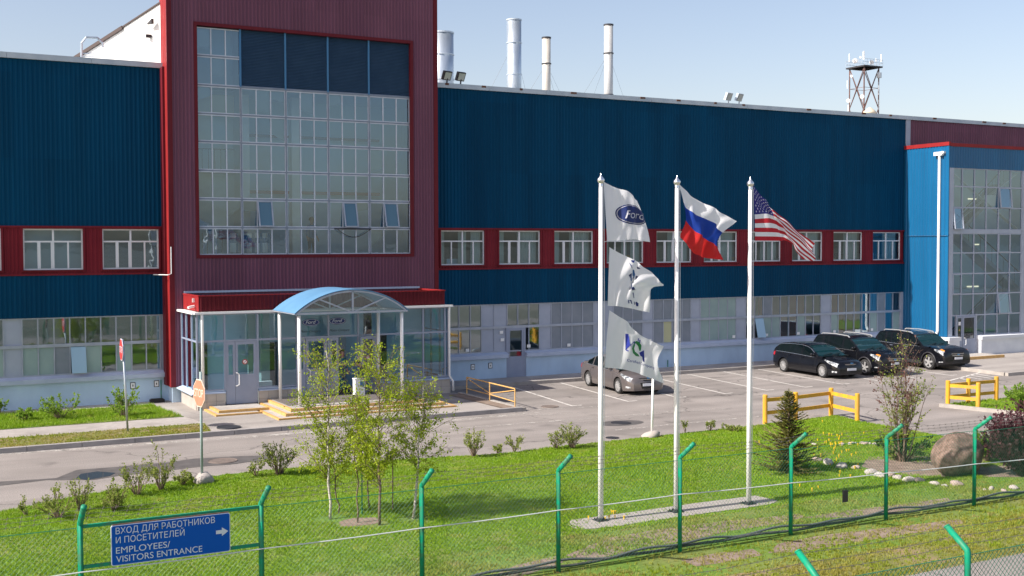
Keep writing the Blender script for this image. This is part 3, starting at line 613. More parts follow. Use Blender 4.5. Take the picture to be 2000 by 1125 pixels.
# roof, fascia with rusty brackets, hidden walls
b = MB(); b.box(-14, 9.7, YF+.05, 100, ZR-.1, ZR); b.box(9.7, 21.2, 47.45, 100, ZR-.1, ZR); b.box(21.2, 90, YF+.05, 100, ZR-.1, ZR); b.build('roof', M['zinc'], hall)
for x0, x1 in ((-14, 9.68), (21.2, 90)):
    b = MB(); x = x0
    while x < x1: b.box(x+.01, min(x+3, x1), YF-.1-.006*(int(x) % 2), YF+.25, ZR-.02, ZR+.19+.012*(int(x*3) % 3)); x += 3
    b.build('roof_fascia', M['zinc'], hall)
b = MB(); q = random.Random(4); x = 22.0
while x < 70:
    b.box(x, x+q.uniform(.12, .34), YF-.125, YF-.09, ZR+.10, ZR+.19); x += q.uniform(1.5, 4.6)
b.build('fascia_bracket', M['rust'], hall)
b = MB()
b.box(-14.2, -14, YF, 100, 0, ZR-.1); b.box(90, 90.2, YF, 100, 0, ZR-.1); b.box(-14, 90, 100, 100.2, 0, ZR-.1)
b.build('side_wall', M['blue'], hall)
# interiors seen through the glass
def room(par, x0, x1, y0, y1, z0, z1, mw, name='interior', floor=True):
    b = MB(); b.face([(x0, y1, z0), (x1, y1, z0), (x1, y1, z1), (x0, y1, z1)])
    b.face([(x0, y0, z0), (x0, y1, z0), (x0, y1, z1), (x0, y0, z1)]); b.face([(x1, y0, z0), (x1, y0, z1), (x1, y1, z1), (x1, y1, z0)])
    b.face([(x0, y0, z1), (x0, y1, z1), (x1, y1, z1), (x1, y0, z1)]); b.face([(x0, y0, z0), (x1, y0, z0), (x1, y1, z0), (x0, y1, z0)])
    return b.build(name, mw, par)
room(hall, -13.9, 9.6, YF+.25, 52, 4.7, 7.5, M['room']); room(hall, -13.9, 9.6, YF+.31, 51, .3, 4.5, M['roomg'])
room(hall, 21.25, 50.6, YF+.25, 51.5, 4.7, 7.5, M['roomd']); room(hall, 21.25, 50.6, YF+.31, 50.5, .3, 4.5, M['roomg'])
b = MB()
for k in range(18):
    x = 22.5+k*1.6+random.uniform(-.4, .4); b.box(x, x+random.uniform(.5, 1.2), YF+.6, YF+1.2, 4.72, 5.38+random.uniform(.05, .4), k % 4)
b.build('office_clutter', [M['roomw'], M['panel2'], M['yellow'], M['dark']], hall)
b = MB()
for x, m in ((40.8, 0), (41.9, 1), (43.0, 0), (45.9, 0), (47, 1), (37.0, 2), (38.0, 3), (49.4, 4)):
    b.box(x, x+1.0, YF+.8+.1*m, YF+.85+.1*m, .5, 3.6, m)
b.build('banner', [mat('dull_red_banner', (.42, .05, .04), .8), mat('mauve_banner', (.28, .10, .14), .8), M['frost'], M['roomd'], M['panel']], hall)

# ---------------------------------------------------------------- entrance tower
YT = 46.1; TX0, TX1 = 9.68, 21.22; WX0, WX1, WZ0, WZ1 = 10.84, 19.95, 5.92, 14.97
tower = thing('entrance_tower', 'tall maroon ribbed tower with a huge gridded window above the entrance', 'building', (15.4, 46.1, 0))
b = MB(); P = .15
b.clad((TX0+.17, YT), (WX0-.12, YT), .72, 18.6, P, .03); b.clad((WX1+.12, YT), (TX1-.17, YT), .72, 18.6, P, .03)
b.clad((WX0-.12, YT), (WX1+.12, YT), .72, WZ0-.12, P, .03); b.clad((WX0-.12, YT), (WX1+.12, YT), WZ1+.12, 18.6, P, .03)
b.build('cladding', M['purple'], tower)
b = MB(); b.clad((TX0, 47.3), (TX0, YT+.02), .72, 18.6, .3, .02); b.clad((TX1, YT+.02), (TX1, 47.3), 0, 18.6, .3, .02); b.box(TX0, TX1, YT+.1, 47.3, 18.4, 18.5); b.box(TX0, TX1, 47.3, 47.4, 13.35, 18.4)
b.build('side_cladding', M['bred'], tower)
for x0, x1 in ((TX0-.015, TX0+.17), (TX1-.17, TX1+.015)): MB().box(x0, x1, YT-.045, YT+.03, .72, 18.6).build('corner_trim', M['trimred'], tower)
b = MB(); fy0, fy1 = YT-.05, YT+.24
b.box(WX0-.13, WX0, fy0, fy1, WZ0-.13, WZ1+.13); b.box(WX1, WX1+.13, fy0, fy1, WZ0-.13, WZ1+.13); b.box(WX0, WX1, fy0, fy1, WZ1, WZ1+.13); b.box(WX0, WX1, fy0, fy1, WZ0-.13, WZ0)
b.build('window_reveal', M['trimred'], tower)
CG = [(10.84, 12.57), (12.62, 14.42), (14.48, 16.24), (16.30, 18.06), (18.12, 19.95)]
RZ = [14.97, 13.83, 12.67, 11.55, 10.44, 9.30, 8.17, 7.03, 5.92]
fr, pa, bl, ol = MB(), MB(), MB(), []
yw = YT+.13
for ci, (a, c) in enumerate(CG):
    z1 = WZ1 if ci == 0 else RZ[2]
    if ci: fr.box(a-.06, a-.005, yw-.05, yw+.06, WZ0, z1, 1)
    for r in range(0 if ci == 0 else 2, 8):
        zt, zb = RZ[r], RZ[r+1]
        fr.box(a, c, yw-.04, yw+.05, zb-.045 if r < 7 else zb, zb+.012, 1); fr.box(a, c, yw-.03, yw+.04, zb+.012, zb+.045); fr.box(a, c, yw-.03, yw+.04, zt-.085, zt-.045)
        for k in range(4):
            x = a+(c-a)*k/3; fr.box(max(a, x-.022), min(c, x+.022), yw-.03, yw+.04, zb+.045, zt-.085)
        for k in range(3):
            x0, x1 = a+(c-a)*k/3+.02, a+(c-a)*(k+1)/3-.02
            if r == 6 and (ci, k) in ((1, 1), (3, 1), (4, 1)): ol.append((x0, x1, zb+.05, zt-.09)); continue
            tw = random.uniform(-.006, .006); tz = random.uniform(-.006, .006)
            pa.face([(x0, yw+tw, zb+.045), (x1, yw-tw, zb+.045), (x1, yw-tw+tz, zt-.085), (x0, yw+tw+tz, zt-.085)])
            if random.random() < .13: bl.face([(x0, yw+.09, zt-.1-random.uniform(.2, .9)), (x1, yw+.09, zt-.1-random.uniform(.2, .9)), (x1, yw+.09, zt-.08), (x0, yw+.09, zt-.08)])
fr.box(12.6, 19.95, yw-.045, yw+.05, 12.625, 12.715, 1); win = fr.build('window', [M['lframe'], M['mframe']], tower); pa.build('pane', M['glassT'], win); bl.build('blind', mat('faded_blind', (.30, .36, .38), .9), win)
for x0, x1, za, zb in ol:
    b = MB()
    def P2(x, z): return (x, yw-.05-.26*(1-(z-za)/(zb-za)), z)
    for (xa, z0), (xb_, z1) in (((x0, za), (x1, za)), ((x1, za), (x1, zb)), ((x1, zb), (x0, zb)), ((x0, zb), (x0, za))): b.bar(P2(xa, z0), P2(xb_, z1), .05, .05, 0)
    b.face([P2(x0, za), P2(x1, za), P2(x1, zb), P2(x0, zb)], 1); b.build('open_sash', [M['frame'], mat('blue_reflecting_pane', (.09, .18, .25), .25)], win)
for ci in range(1, 5):
    a, c = CG[ci]; b = MB(); z = 12.72
    while z < 14.95:
        b.face([(a, yw-.03, z), (c, yw-.03, z), (c, yw+.03, z+.058), (a, yw+.03, z+.058)]); b.face([(a, yw+.03, z+.058), (c, yw+.03, z+.058), (c, yw-.03, z+.06), (a, yw-.03, z+.06)]); z += .06
    b.build('louvre_panel', M['louvre'], win)
for ci in range(1, 5): MB().box(CG[ci][0]-.075, CG[ci][0], yw-.06, yw+.05, RZ[2]+.002, WZ1).build('blue_mullion', M['divider'], win)
MB().face([(12.6, yw+.08, 12.72), (19.95, yw+.08, 12.72), (19.95, yw+.08, 14.97), (12.6, yw+.08, 14.97)]).build('backing', M['louvre'], win)
room(tower, 12.6, TX1-.2, YT+.26, 49.6, 5.7, 12.6, M['roomw']); room(tower, TX0+.2, 12.55, YT+.26, 47.25, 5.7, 15.1, M['room'], 'stair_room')
b = MB(); b.box(12.78, 13.2, 47.2, 47.6, 5.71, 12.5); b.box(15.0, 15.4, 47.2, 47.6, 5.71, 12.5); b.build('column', M['white'], tower)
b = MB(); b.box(13.3, 19.8, 49.3, 49.5, 8.55, 8.68, 0); b.box(13.6, 19.8, 49.3, 49.5, 11.0, 11.1, 1); b.build('red_pipe', [mat('dull_red_pipe', (.3, .06, .06), .7), M['rust']], tower)
b = MB()
for k in range(8): x = 10.95+k*.2; b.tube([(x, 46.9, 5.75), (x, 46.9, 6.8)], .015, 5)
for k in range(6): x = 10.95+k*.25; b.tube([(x, 46.95, 9.4), (x, 46.95, 10.2)], .015, 5)
b.tube([(10.9, 46.95, 10.2), (12.5, 46.95, 10.2)], .02, 5); b.build('stair_railing', M['dark'], tower)
b = MB(); b.box(10.0, 12.5, 46.5, 47.2, 12.62, 12.72, 0); b.box(10.0, 12.5, 46.5, 47.2, 9.2, 9.3, 0); b.face([(10.9, 46.9, 11.5), (12.5, 46.9, 11.5), (12.5, 46.9, 12.4), (10.9, 46.9, 12.4)], 1); b.build('landing', [M['roomd'], mat('beige_blind', (.45, .42, .30), .8)], tower)
b = MB()          # wrinkled blue and white banner leaning inside the lowest panes
n = 16
for k in range(n):
    x0, x1 = 12.1+k*.11, 12.1+(k+1)*.11; y = 46.6+.05*math.sin(k*1.7); y2 = 46.6+.05*math.sin((k+1)*1.7)
    for j in range(4):
        b.face([(x0, y, 6.0+j*.2), (x1, y2, 6.0+j*.2), (x1, y2, 6.2+j*.2), (x0, y, 6.2+j*.2)], 1 if ((k*j+k) % 3 == 0) else 0)
b.build('leaning_banner', [M['white'], mat('washed_blue_print', (.10, .26, .42), .7)], tower)
b = MB(); c = [(16.6+.16*k, YT-.02, 6.95-.32*math.sin(math.pi*k/9)) for k in range(10)]; b.tube(c, .014, 5); b.tube([(16.45, YT-.03, 6.98), (18.1, YT-.03, 6.98)], .03, 6); b.build('hanging_cable', M['dark'], tower)
MB().tube([(9.72, YT-.07, 6.25), (9.72, YT-.07, 5.2), (9.6, YT-.07, 5.15), (9.2, YT+.7, 5.15)], .018, 6).build('conduit', M['white'], tower)
MB().box(9.57, 9.672, 46.5, 47.0, .76, 13.32).build('shading_edge_trim', M['trimred'], tower)  # trim band built deep to shade part of the sunlit tower side
# white wall and sloping parapet of the roof behind the tower
b = MB()
pA, pB = Vector((9.74, 47.1, 0)), Vector((7.2, 51.5, 0))
b.prism([(9.74, 47.1, 13.2), (9.74, 47.1, 15.95), (7.2, 51.5, 14.25), (7.2, 51.5, 13.2)], (.6, .35, 0))
g = thing('roof_penthouse', 'white sunlit penthouse wall with a sloping roof beside the maroon tower', 'roof structure', (8.5, 49.3, 13.3))
b.build('wall', M['gable'], g)
b = MB(); b.bar((9.8, 47.02, 16.0), (8.3, 49.6, 15.0), .12, .06); b.bar((8.6, 49.1, 15.17), (7.0, 51.85, 14.13), .2, .14); b.build('roof_edge', mat('dark_brown_flashing', (.07, .05, .045), .8), g)
b = MB(); b.prism([(9.3, 47.6, 15.1), (9.45, 47.35, 15.1), (9.45, 47.35, 15.3)], (-.1, -.06, 0)); b.box(9.2, 9.4, 47.6, 47.75, 14.6, 14.72); b.build('vent', M['dark'], g)
# hooped roof ladder
lad = thing('roof_ladder', 'galvanised hooped access ladder rising over the blue parapet', 'ladder', (6.6, 48.2, 13.3))
b = MB()
for y in (48.0, 48.5):
    p = [wp(x, yy, y) for x, yy in ((159, 118), (159, 84), (168, 73), (190, 74), (201, 84), (201, 92))]; b.tube(p, .05, 6)
for yy in (108, 84): b.tube([wp(159, yy, 48), wp(160, yy, 48.5)], .025, 6)
for yy in (104, 110): b.tube([wp(159, yy, 48), wp(185, yy, 48)], .02, 6)
b.tube([wp(180, 73.5, 48), wp(180, 73.5, 48.5)], .02, 6); b.build('hoop', M['galv'], lad)

# ---------------------------------------------------------------- entrance porch
YP = 43.5
porch = thing('entrance_porch', 'glazed entrance porch with grey doors and a red fascia shaded dark in front', 'entrance porch', (15.3, 43.5, 0))
PX0, PX1 = 10.07, 20.5; PL = (10.07, YP); PLB = (10.07, YT)
for x0, x1 in ((PX0, 11.13), (12.42, 13.93), (17.35, PX1+.05)):
    b = MB()
    n = max(1, round((x1-x0)/.4))
    for k in range(n):
        for j in range(2): b.box(x0+(x1-x0)*k/n+.006, x0+(x1-x0)*(k+1)/n-.006, YP-.06, YP+.1, .1+j*.3+.005, .4+j*.3-.005)
    b.box(x0+.01, x1-.01, YP-.045, YP+.09, .1, .7, 1)
    b.build('plinth', [M['tile'], M['grout']], porch)
for x0, x1 in ((PX0-.02, PX0+.12), (PX1-.1, PX1+.05)): MB().box(x0, x1, YP+.1, YT-.05, .1, .7).build('plinth', [M['tile'], M['grout']], porch)
b = MB()
for x0, x1 in ((PX0-.06, 11.13), (12.42, 13.95), (17.35, PX1+.1)): b.prism([(x0, YP-.12, .7), (x0, YP-.12, .73), (x0, YP+.1, .8), (x0, YP+.1, .7)], (x1-x0, 0, 0))
b.prism([(PX0-.22, YP-.1, .68), (PX0-.22, YP-.1, .72), (PX0+.1, YP-.1, .82), (PX0+.1, YP-.1, .68)], (0, 2.6, 0)); b.build('plinth_coping', M['sill'], porch)
b = MB(); zt = 3.72; zr = 2.68; fy = (YP-.03, YP+.05)
mul = [PX0+.03, 11.13, 12.40, 13.30, 13.95, 15.25, 16.50, 17.38, 18.42, 19.34, 20.33, 20.47]
for x in mul:
    z0 = .8 if not (13.94 < x < 17.3) else .36
    b.box(x-.035, x+.035, *fy, z0, zt)
for a, c in zip(mul, mul[1:]): b.box(a+.035, c-.035, YP-.025, YP+.045, zr-.035, zr+.035); b.box(a+.035, c-.035, YP-.025, YP+.045, zt-.05, zt)
for a, c in ((mul[0], 11.13), (12.40, 13.95), (17.38, mul[-1])): b.box(a+.036, c-.036, YP-.024, YP+.044, .8, .86)
for y in (44.3, 45.2, 46.0): b.box(PX0-.01, PX0+.06, y-.03, y+.03, .8, zt); b.box(PX1-.07, PX1, y-.03, y+.03, .8, zt)
b.box(PX0, PX0+.05, YP+.05, YT-.06, zr-.03, zr+.03); b.box(PX1-.06, PX1-.01, YP+.05, YT-.06, zr-.03, zr+.03)
wf = b.build('glazing', M['door'], porch)
b = MB(); y = YP+.01
for a, c in zip(mul, mul[1:]):
    b.face([(a, y, zr), (c, y, zr), (c, y, zt), (a, y, zt)])
    if a in (11.13,) or 13.9 < a < 17.3: continue
    b.face([(a, y, .8), (c, y, .8), (c, y, zr), (a, y, zr)])
for xx in (PX0+.02, PX1-.03): b.face([(xx, YP, .8), (xx, YT, .8), (xx, YT, zt), (xx, YP, zt)])
b.build('pane', M['glass'], wf)
def door(x0, x1, z0, z1, y, panes, handle=None, ang=0, hinge=None, emblem=None):
    b = MB(); f = .075; yb = y+.06; zs = z0+(z1-z0)*.47
    e = [x0]+sum([[p[0], p[1]] for p in panes], [])+[x1]
    b.box(x0, x1, y, yb, z0, zs); b.box(x0, x1, y, yb, z1-.12, z1)
    for k in range(0, len(e), 2): b.box(e[k], e[k+1], y, yb, zs, z1-.12)
    if ang:
        c, s_ = math.cos(ang), math.sin(ang); hx = hinge
        def rt(p): dx, dy = p[0]-hx, p[1]-y; return (hx+dx*c-dy*s_, y+dx*s_+dy*c, p[2])
    else: rt = lambda p: p
    b.v = [rt(p) for p in b.v]
    d = b.build('door', M['door'], porch)
    g = MB()
    for p in panes: g.face([rt((p[0], y+.03, zs)), rt((p[1], y+.03, zs)), rt((p[1], y+.03, z1-.12)), rt((p[0], y+.03, z1-.12))])
    g.build('pane', M['glass'], d)
    if handle:
        MB().tube([rt((handle, y, 1.45)), rt((handle+.02, y-.09, 1.45)), rt((handle+.1, y-.09, 1.38)), rt((handle+.1, y-.09, 1.0)), rt((handle, y-.09, .95)), rt((handle, y, .95))], .02, 8).build('handle', M['white'], d)
    if emblem:
        q = MB(); q.prism([rt((emblem[0]+.1*a, y+.012, emblem[1]+.1*c)) for a, c in ellipse(20)], (0, .006, 0), 0); q.prism([rt((emblem[0]+.07*a, y+.005, emblem[1]+.07*c)) for a, c in ellipse(20)], (0, .006, 0), 1)
        q.bar(rt((emblem[0]-.05, y, emblem[1]-.05)), rt((emblem[0]+.05, y, emblem[1]+.05)), .015, .008, 0, up=(0, 1, 0)); q.build('round_notice', [M['signred2'], M['white']], d)
    return d
door(11.17, 11.52, .26, 2.64, YP-.01, [(11.27, 11.44)]); door(11.53, 12.38, .26, 2.64, YP-.012, [(11.63, 12.24)], 11.55, emblem=(11.9, 1.85))
door(13.99, 14.30, .36, 2.64, YP-.01, [(14.09, 14.2)]); door(14.32, 15.2, .36, 2.64, YP-.012, [(14.42, 15.06)], 14.36)
door(15.29, 15.66, .36, 2.64, YP-.01, [(15.38, 15.57)])
door(16.5, 17.36, .36, 2.64, YP-.012, [(16.62, 17.1)], None, R(14), 17.36, emblem=(16.85, 1.78))
b = MB()
for k in range(8): b.box(14.75, 15.02, YP+.03, YP+.034, 1.7+k*.09, 1.73+k*.09)
b.build('door_notice', M['dark'], porch)
# gutter, downpipes, fascia box, flat roof
b = MB(); b.box(PX0-.1, PX1+.12, YP-.2, YP-.06, 3.72, 3.80); b.box(PX0-.16, PX0-.02, YP-.06, YT-.06, 3.72, 3.80); b.box(PX0-.02, PX1+.1, YP-.06, YT-.06, 3.73, 3.79); b.build('gutter', M['white'], porch)
b = MB(); b.tube([(PX0+.18, YP-.14, 3.72), (PX0+.2, YP-.12, 3.5), (PX0+.2, YP-.12, .8)], .055, 10); b.tube([(PX1-.02, YP-.14, 3.72), (PX1-.02, YP-.12, 3.5), (PX1-.02, YP-.12, .85), (PX1+.12, YP-.16, .62), (PX1+.14, YP-.16, .2)], .045, 10); b.build('downpipe', M['white'], porch, smooth=True)
b = MB(); b.clad((10.17, YP), (20.33, YP), 3.82, 4.38, .16, .025); b.build('fascia', mat('shaded_red_fascia', (.085, .007, .013), .5, 0, (.10, .009, .015), 2, spec=.15), porch)  # front coloured darker than the sunlit ends, its shade put into the paint
b = MB(); b.clad((10.17, YT-.05), (10.17, YP), 3.82, 4.38, .4, .01); b.clad((20.33, YP), (20.33, YT-.05), 3.82, 4.38, .4, .01)
b.box(10.15, 20.35, YP-.04, YP+.05, 4.385, 4.42); b.box(10.15, 10.25, YP+.05, YT-.05, 4.36, 4.42); b.box(20.25, 20.35, YP+.05, YT-.05, 4.36, 4.42); b.build('fascia_end', M['bred'], porch)
MB().box(10.25, 20.25, YP+.05, YT-.05, 4.1, 4.15).build('roof', M['dark'], porch)
MB().box(10.2, 20.3, YT-.1, YT-.04, 4.42, 4.5).build('flashing', M['sill'], porch)
b = MB(); b.box(10.14, 10.06, 44.0, 44.05, 4.15, 4.3); b.tube([(10.12, 44.0, 4.0), (9.95, 43.9, 3.98), (9.86, 43.85, 3.96)], .05, 8); b.build('security_camera', M['white'], porch)
# inside of the porch
b = MB(); b.box(10.2, 20.4, YP+.12, YT-.1, .26, .34, 1); b.face([(10.2, YT-.09, .3), (20.4, YT-.09, .3), (20.4, YT-.09, 3.7), (10.2, YT-.09, 3.7)], 0)
b.face([(10.2, YP+.1, 3.69), (20.4, YP+.1, 3.69), (20.4, YT-.1, 3.69), (10.2, YT-.1, 3.69)], 2)
for x0, x1, z1 in ((10.35, 11.05, 2.5), (13.4, 13.9, 2.35), (17.9, 18.7, 2.45)): b.box(x0, x1, YT-.2, YT-.12, .4, z1, 3)
b.box(12.85, 13.2, 44.6, 45.0, .34, 3.69, 4); b.box(12.5, 12.8, 45.2, 45.3, .34, 3.69, 4); b.box(17.15, 17.35, 44.2, 44.6, .34, 3.69, 3); b.box(12.45, 13.2, 44.3, 44.5, .35, .95, 5)
b.box(15.7, 16.5, 44.9, 44.95, .4, 2.6, 6); b.box(15.95, 16.4, 44.87, 44.895, 1.55, 2.0, 7); b.box(16.05, 16.35, 44.86, 44.868, 1.6, 1.95, 5)
b.build('interior', [M['roomw'], M['grout'], M['roomw'], M['dark'], M['frost'], M['white'], mat('pale_blue_inner_wall', (.42, .52, .62), .7), M['dark']], porch)
b = MB(); b.tube([(19.1, 44.6, .35), (19.1, 44.6, 1.25), (20.2, 44.6, 1.0), (20.2, 44.6, .35)], .025, 6); b.tube([(19.1, 44.6, 1.2), (20.2, 44.6, .5)], .025, 6); b.build('inner_rail', M['yellow'], porch)
# oval emblems and script line in the panes above the doors
for cx, cz in ((14.53, 3.27), (15.62, 3.29)):
    b = MB(); E = ellipse(40); y = YP-.02
    b.prism([(cx+.36*a, y, cz+.145*c) for a, c in E], (0, .012, 0), 0); b.prism([(cx+.335*a, y-.006, cz+.125*c) for a, c in E], (0, .005, 0), 1); b.prism([(cx+.318*a, y-.011, cz+.112*c) for a, c in E], (0, .004, 0), 0)
    add_text(b, 'Ford', lambda u, v: (cx-.01+u, y-.013, cz-.055+v), .2, .42, .35, 1, align='c')
    b.build('oval_emblem', [M['logob'], M['signwhite']], porch)
for x in (14.52, 15.72): b = MB(); add_text(b, 'Motor Company', lambda u, v, x=x: (x+u, YP-.012, 2.88+v), .13, .85, .4, 0, align='c'); b.build('lettering', M['dark'], porch)

# barrel canopy on four posts
cano = thing('arched_canopy', 'sky blue barrel roofed canopy on white posts over the entrance steps', 'canopy', (15.25, 42, 0))
CX0, CX1, CYF, CYB, CZ, CH = 13.0, 17.5, 40.75, 43.42, 3.78, .84
def arc(t, rr=0):
    a = (CX1-CX0)/2; h = CH; Rr = (a*a+h*h)/(2*h); zc = CZ+h-Rr; th = math.asin(a/Rr); q = -th+2*th*t
    return ((CX0+CX1)/2+(Rr+rr)*math.sin(q), zc+(Rr+rr)*math.cos(q))
b = MB(); n = 30
for seg in range(3):
    ya, yb = CYF-.05+(CYB-CYF+.05)*seg/3+.004, CYF-.05+(CYB-CYF+.05)*(seg+1)/3-.004
    for k in range(n):
        (xa, za), (xb_, zb) = arc(k/n, .03), arc((k+1)/n, .03); (xc, zc), (xd, zd) = arc(k/n, .0), arc((k+1)/n, .0)
        b.face([(xa, ya, za), (xb_, ya, zb), (xb_, yb, zb), (xa, yb, za)]); b.face([(xc, ya, zc), (xc, yb, zc), (xd, yb, zd), (xd, ya, zd)]); b.face([(xa, ya, za), (xc, ya, zc), (xd, ya, zd), (xb_, ya, zb)])
b.build('roof', M['canopy'], cano)
for yy in (CYF, CYB-.1):
    b = MB(); pts = [arc(k/24, -.05) for k in range(25)]
    for p, q in zip(pts, pts[1:]): b.bar((p[0], yy, p[1]), (q[0], yy, q[1]), .06, .06)
    b.bar((CX0+.05, yy, CZ), (CX1-.05, yy, CZ), .07, .07); xm = (CX0+CX1)/2; b.bar((xm, yy, CZ), (xm, yy, CZ+CH-.05), .06, .06)
    for t in (.22, .78):
        p = arc(t, -.05); b.bar((xm, yy, CZ), (p[0], yy, p[1]), .05, .05)
    b.build('truss', M['frame'], cano)
b = MB(); pts = [arc(k/24, -.08) for k in range(25)]; b.face([(p[0], CYF+.03, p[1]) for p in pts]+[(CX1-.1, CYF+.03, CZ), (CX0+.1, CYF+.03, CZ)]); b.build('gable_pane', M['glassT'], cano)
b = MB()
for x in (CX0+.03, CX1-.03): b.bar((x, CYF, CZ+.0), (x, CYB, CZ+.0), .06, .05)
b.build('eaves_beam', M['frame'], cano)
for x in (13.2, 17.27):
    for y in (40.85, 43.25): MB().tube([(x, y, .36), (x, y, 3.76)], .065, 14).build('post', M['white'], cano, smooth=True)
# steps
st = thing('entrance_steps', 'low concrete entrance steps with yellow edges under the canopy', 'steps', (15, 41, 0))
b = MB(); e = MB()
def step(x0, x1, y0, y1, z0, z1, left=True, right=True):
    b.box(x0+.1, x1-.1, y0+.1, y1, z0, z1-.004); e.box(x0, x1, y0, y0+.1, z0+.005, z1)
    if left: e.box(x0, x0+.1, y0+.1, y1, z0+.005, z1)
    if right: e.box(x1-.1, x1, y0+.1, y1, z0+.005, z1)
step(12.02, 19.0, 39.62, 43.4, .08, .16); step(12.4, 18.7, 40.0, 43.4, .155, .26); step(12.72, 18.0, 40.4, 43.4, .25, .36)
step(10.3, 12.02, 41.6, 43.4, .09, .16, True, False); step(10.5, 12.4, 42.0, 43.42, .155, .25, True, False)
b.build('tread', M['concrete'], st); e.build('yellow_edge', M['yellow'], st)
MB().box(12.9, 17.6, 41.3, 43.4, .362, .366).build('door_mat', mat('dark_mat', (.11, .095, .09), .95, 0, (.15, .13, .12), 8), st)

# ---------------------------------------------------------------- stairwell block on the right
SX, SY = 50.71, 43.9
blk = thing('stairwell_block', 'bright blue projecting stairwell block with tall glazed front', 'building', (55, 44, 0))
b = MB(); b.clad((SX, 47), (SX, SY), 1.2, 6.75, .2, .03); b.clad((SX, 47), (SX, SY), 6.78, 11.65, .2, .03); b.box(SX-.01, SX+.08, SY-.03, 47, 6.74, 6.79)
b.box(SX-.02, SX+.04, SY-.03, SY+.15, 1.2, 11.65); b.build('side_cladding', M['cyan'], blk)
b = MB(); b.clad((SX+.04, SY), (75, SY), 10.42, 11.6, .2, .03); b.build('front_cladding', M['cyan'], blk)
b = MB(); b.box(SX-.06, SX+.1, SY-.06, 47, 11.62, 11.82); b.box(SX+.1, 75, SY-.06, SY+.15, 11.58, 11.76); b.build('red_coping', M['bred'], blk)
MB().box(SX+.1, 75, SY+.15, 46.9, 11.3, 11.4).build('roof', M['dark'], blk)
k_ = SY/45.0
VX = [51.80*k_+.55, 53.12*k_, 54.12*k_, 55.11*k_, 56.14*k_, 57.15*k_, 58.13*k_]
VX[0] = 52.40*k_
RZ2 = [10.40, 9.42, 8.27, 7.06, 6.85, 5.78, 4.64, 3.51, 2.34, 1.2]
fr, pa = MB(), MB(); y0, y1 = SY+.02, SY+.1
XA, XB = VX[0], VX[-1]
fr.box(SX+.05, XA-.03, SY-.02, SY+.15, 1.1, 10.42); fr.box(XB+.03, XB+.5, SY-.02, SY+.15, 1.1, 10.42)
for i, x in enumerate(VX): fr.box(x-.03, x+.03, y0, y1, 2.34 if i == 1 else 1.2, 10.42)
for z in RZ2: fr.box(XA, XB, y0+.003, y1-.003, z-.035, z+.035)
fr.box(XA, XB, y0-.01, y1, 6.85, 7.06)
for i in range(6):
    for j in range(len(RZ2)-1):
        if j == 3 or (i == 0 and j == 8): continue
        a, c, zt_, zb = VX[i]+.03, VX[i+1]-.03, RZ2[j]-.035, RZ2[j+1]+.035; t = random.uniform(-.008, .008)
        if (i, j) in ((4, 1), (0, 2), (4, 4), (0, 6), (4, 7)):       # hinged sashes with their own frame
            t = -.12 if (i, j) in ((4, 1), (0, 2), (4, 7)) else 0
            for p, q in (((a, zb), (c, zb)), ((c, zb), (c, zt_)), ((c, zt_), (a, zt_)), ((a, zt_), (a, zb))):
                fr.bar((p[0], y0-.01+t*(zt_-p[1]), p[1]), (q[0], y0-.01+t*(zt_-q[1]), q[1]), .06, .05)
            pa.face([(a, y0+t, zb), (c, y0+t, zb), (c, y0, zt_), (a, y0, zt_)])
        else: pa.face([(a, y0+.04+t, zb), (c, y0+.04-t, zb), (c, y0+.04-t, zt_), (a, y0+.04+t, zt_)])
o = fr.build('curtain_wall', M['panel'], blk); pa.build('pane', M['glassT'], o)
fr = MB(); x = XB+.5
pa = MB()
for k in range(12):
    xx = x+.05+k*1.0; fr.box(xx-.03, xx+.03, y0, y1, 1.2, 10.42)
    for z in RZ2: fr.box(xx, xx+1, y0+.003, y1-.003, z-.035, z+.035)
    pa.face([(xx, y0+.04, 1.2), (xx+1, y0+.04, 1.2), (xx+1, y0+.04, 10.4), (xx, y0+.04, 10.4)])
o = fr.build('curtain_wall', M['panel'], blk); pa.build('pane', M['glass'], o)
# base, door, drainpipe
b = MB(); b.box(SX-.1, SX+.72, SY-.25, 47, 0, .98); b.box(SX-.16, SX+.78, SY-.31, 47, .98, 1.18); dx0, dx1 = 51.45, 53.15
b.box(53.1, 75, SY-.3, SY+.2, .05, 1.0); b.prism([(53.05, SY-.4, .98), (53.05, SY-.4, 1.16), (53.05, SY+.02, 1.22), (53.05, SY+.02, .98)], (22, 0, 0))
b.build('base_wall', mat('white_base_render', (.62, .64, .68), .8, 0, (.68, .70, .73), 2, 6, bump=.1), blk)
def leaf(x0, x1, h=False):
    b = MB(); y = SY-.02; b.box(x0, x1, y, y+.06, .16, 1.05); b.box(x0, x1, y, y+.06, 2.2, 2.3); b.box(x0, x0+.09, y, y+.06, 1.05, 2.2); b.box(x1-.09, x1, y, y+.06, 1.05, 2.2)
    d = b.build('door', M['door'], blk); MB().face([(x0+.09, y+.03, 1.05), (x1-.09, y+.03, 1.05), (x1-.09, y+.03, 2.2), (x0+.09, y+.03, 2.2)]).build('pane', M['gdark'], d)
    if h: MB().tube([(x0+.06, y, 1.1), (x0+.06, y-.08, 1.1), (x0+.16, y-.08, 1.05), (x0+.16, y-.08, .75), (x0+.06, y-.08, .7), (x0+.06, y, .7)], .018, 8).build('handle', M['white'], d)
    return d
d = leaf(51.45, 51.92); b = MB(); b.box(51.6, 51.78, SY-.012, SY-.005, 1.8, 2.0); b.build('notice', M['white'], d)
b = MB(); b.face([(51.63, SY-.006, 1.5), (51.75, SY-.006, 1.5), (51.69, SY-.006, 1.62)]); b.build('warning_notice', M['yellow'], d)
leaf(51.95, 52.95, True)
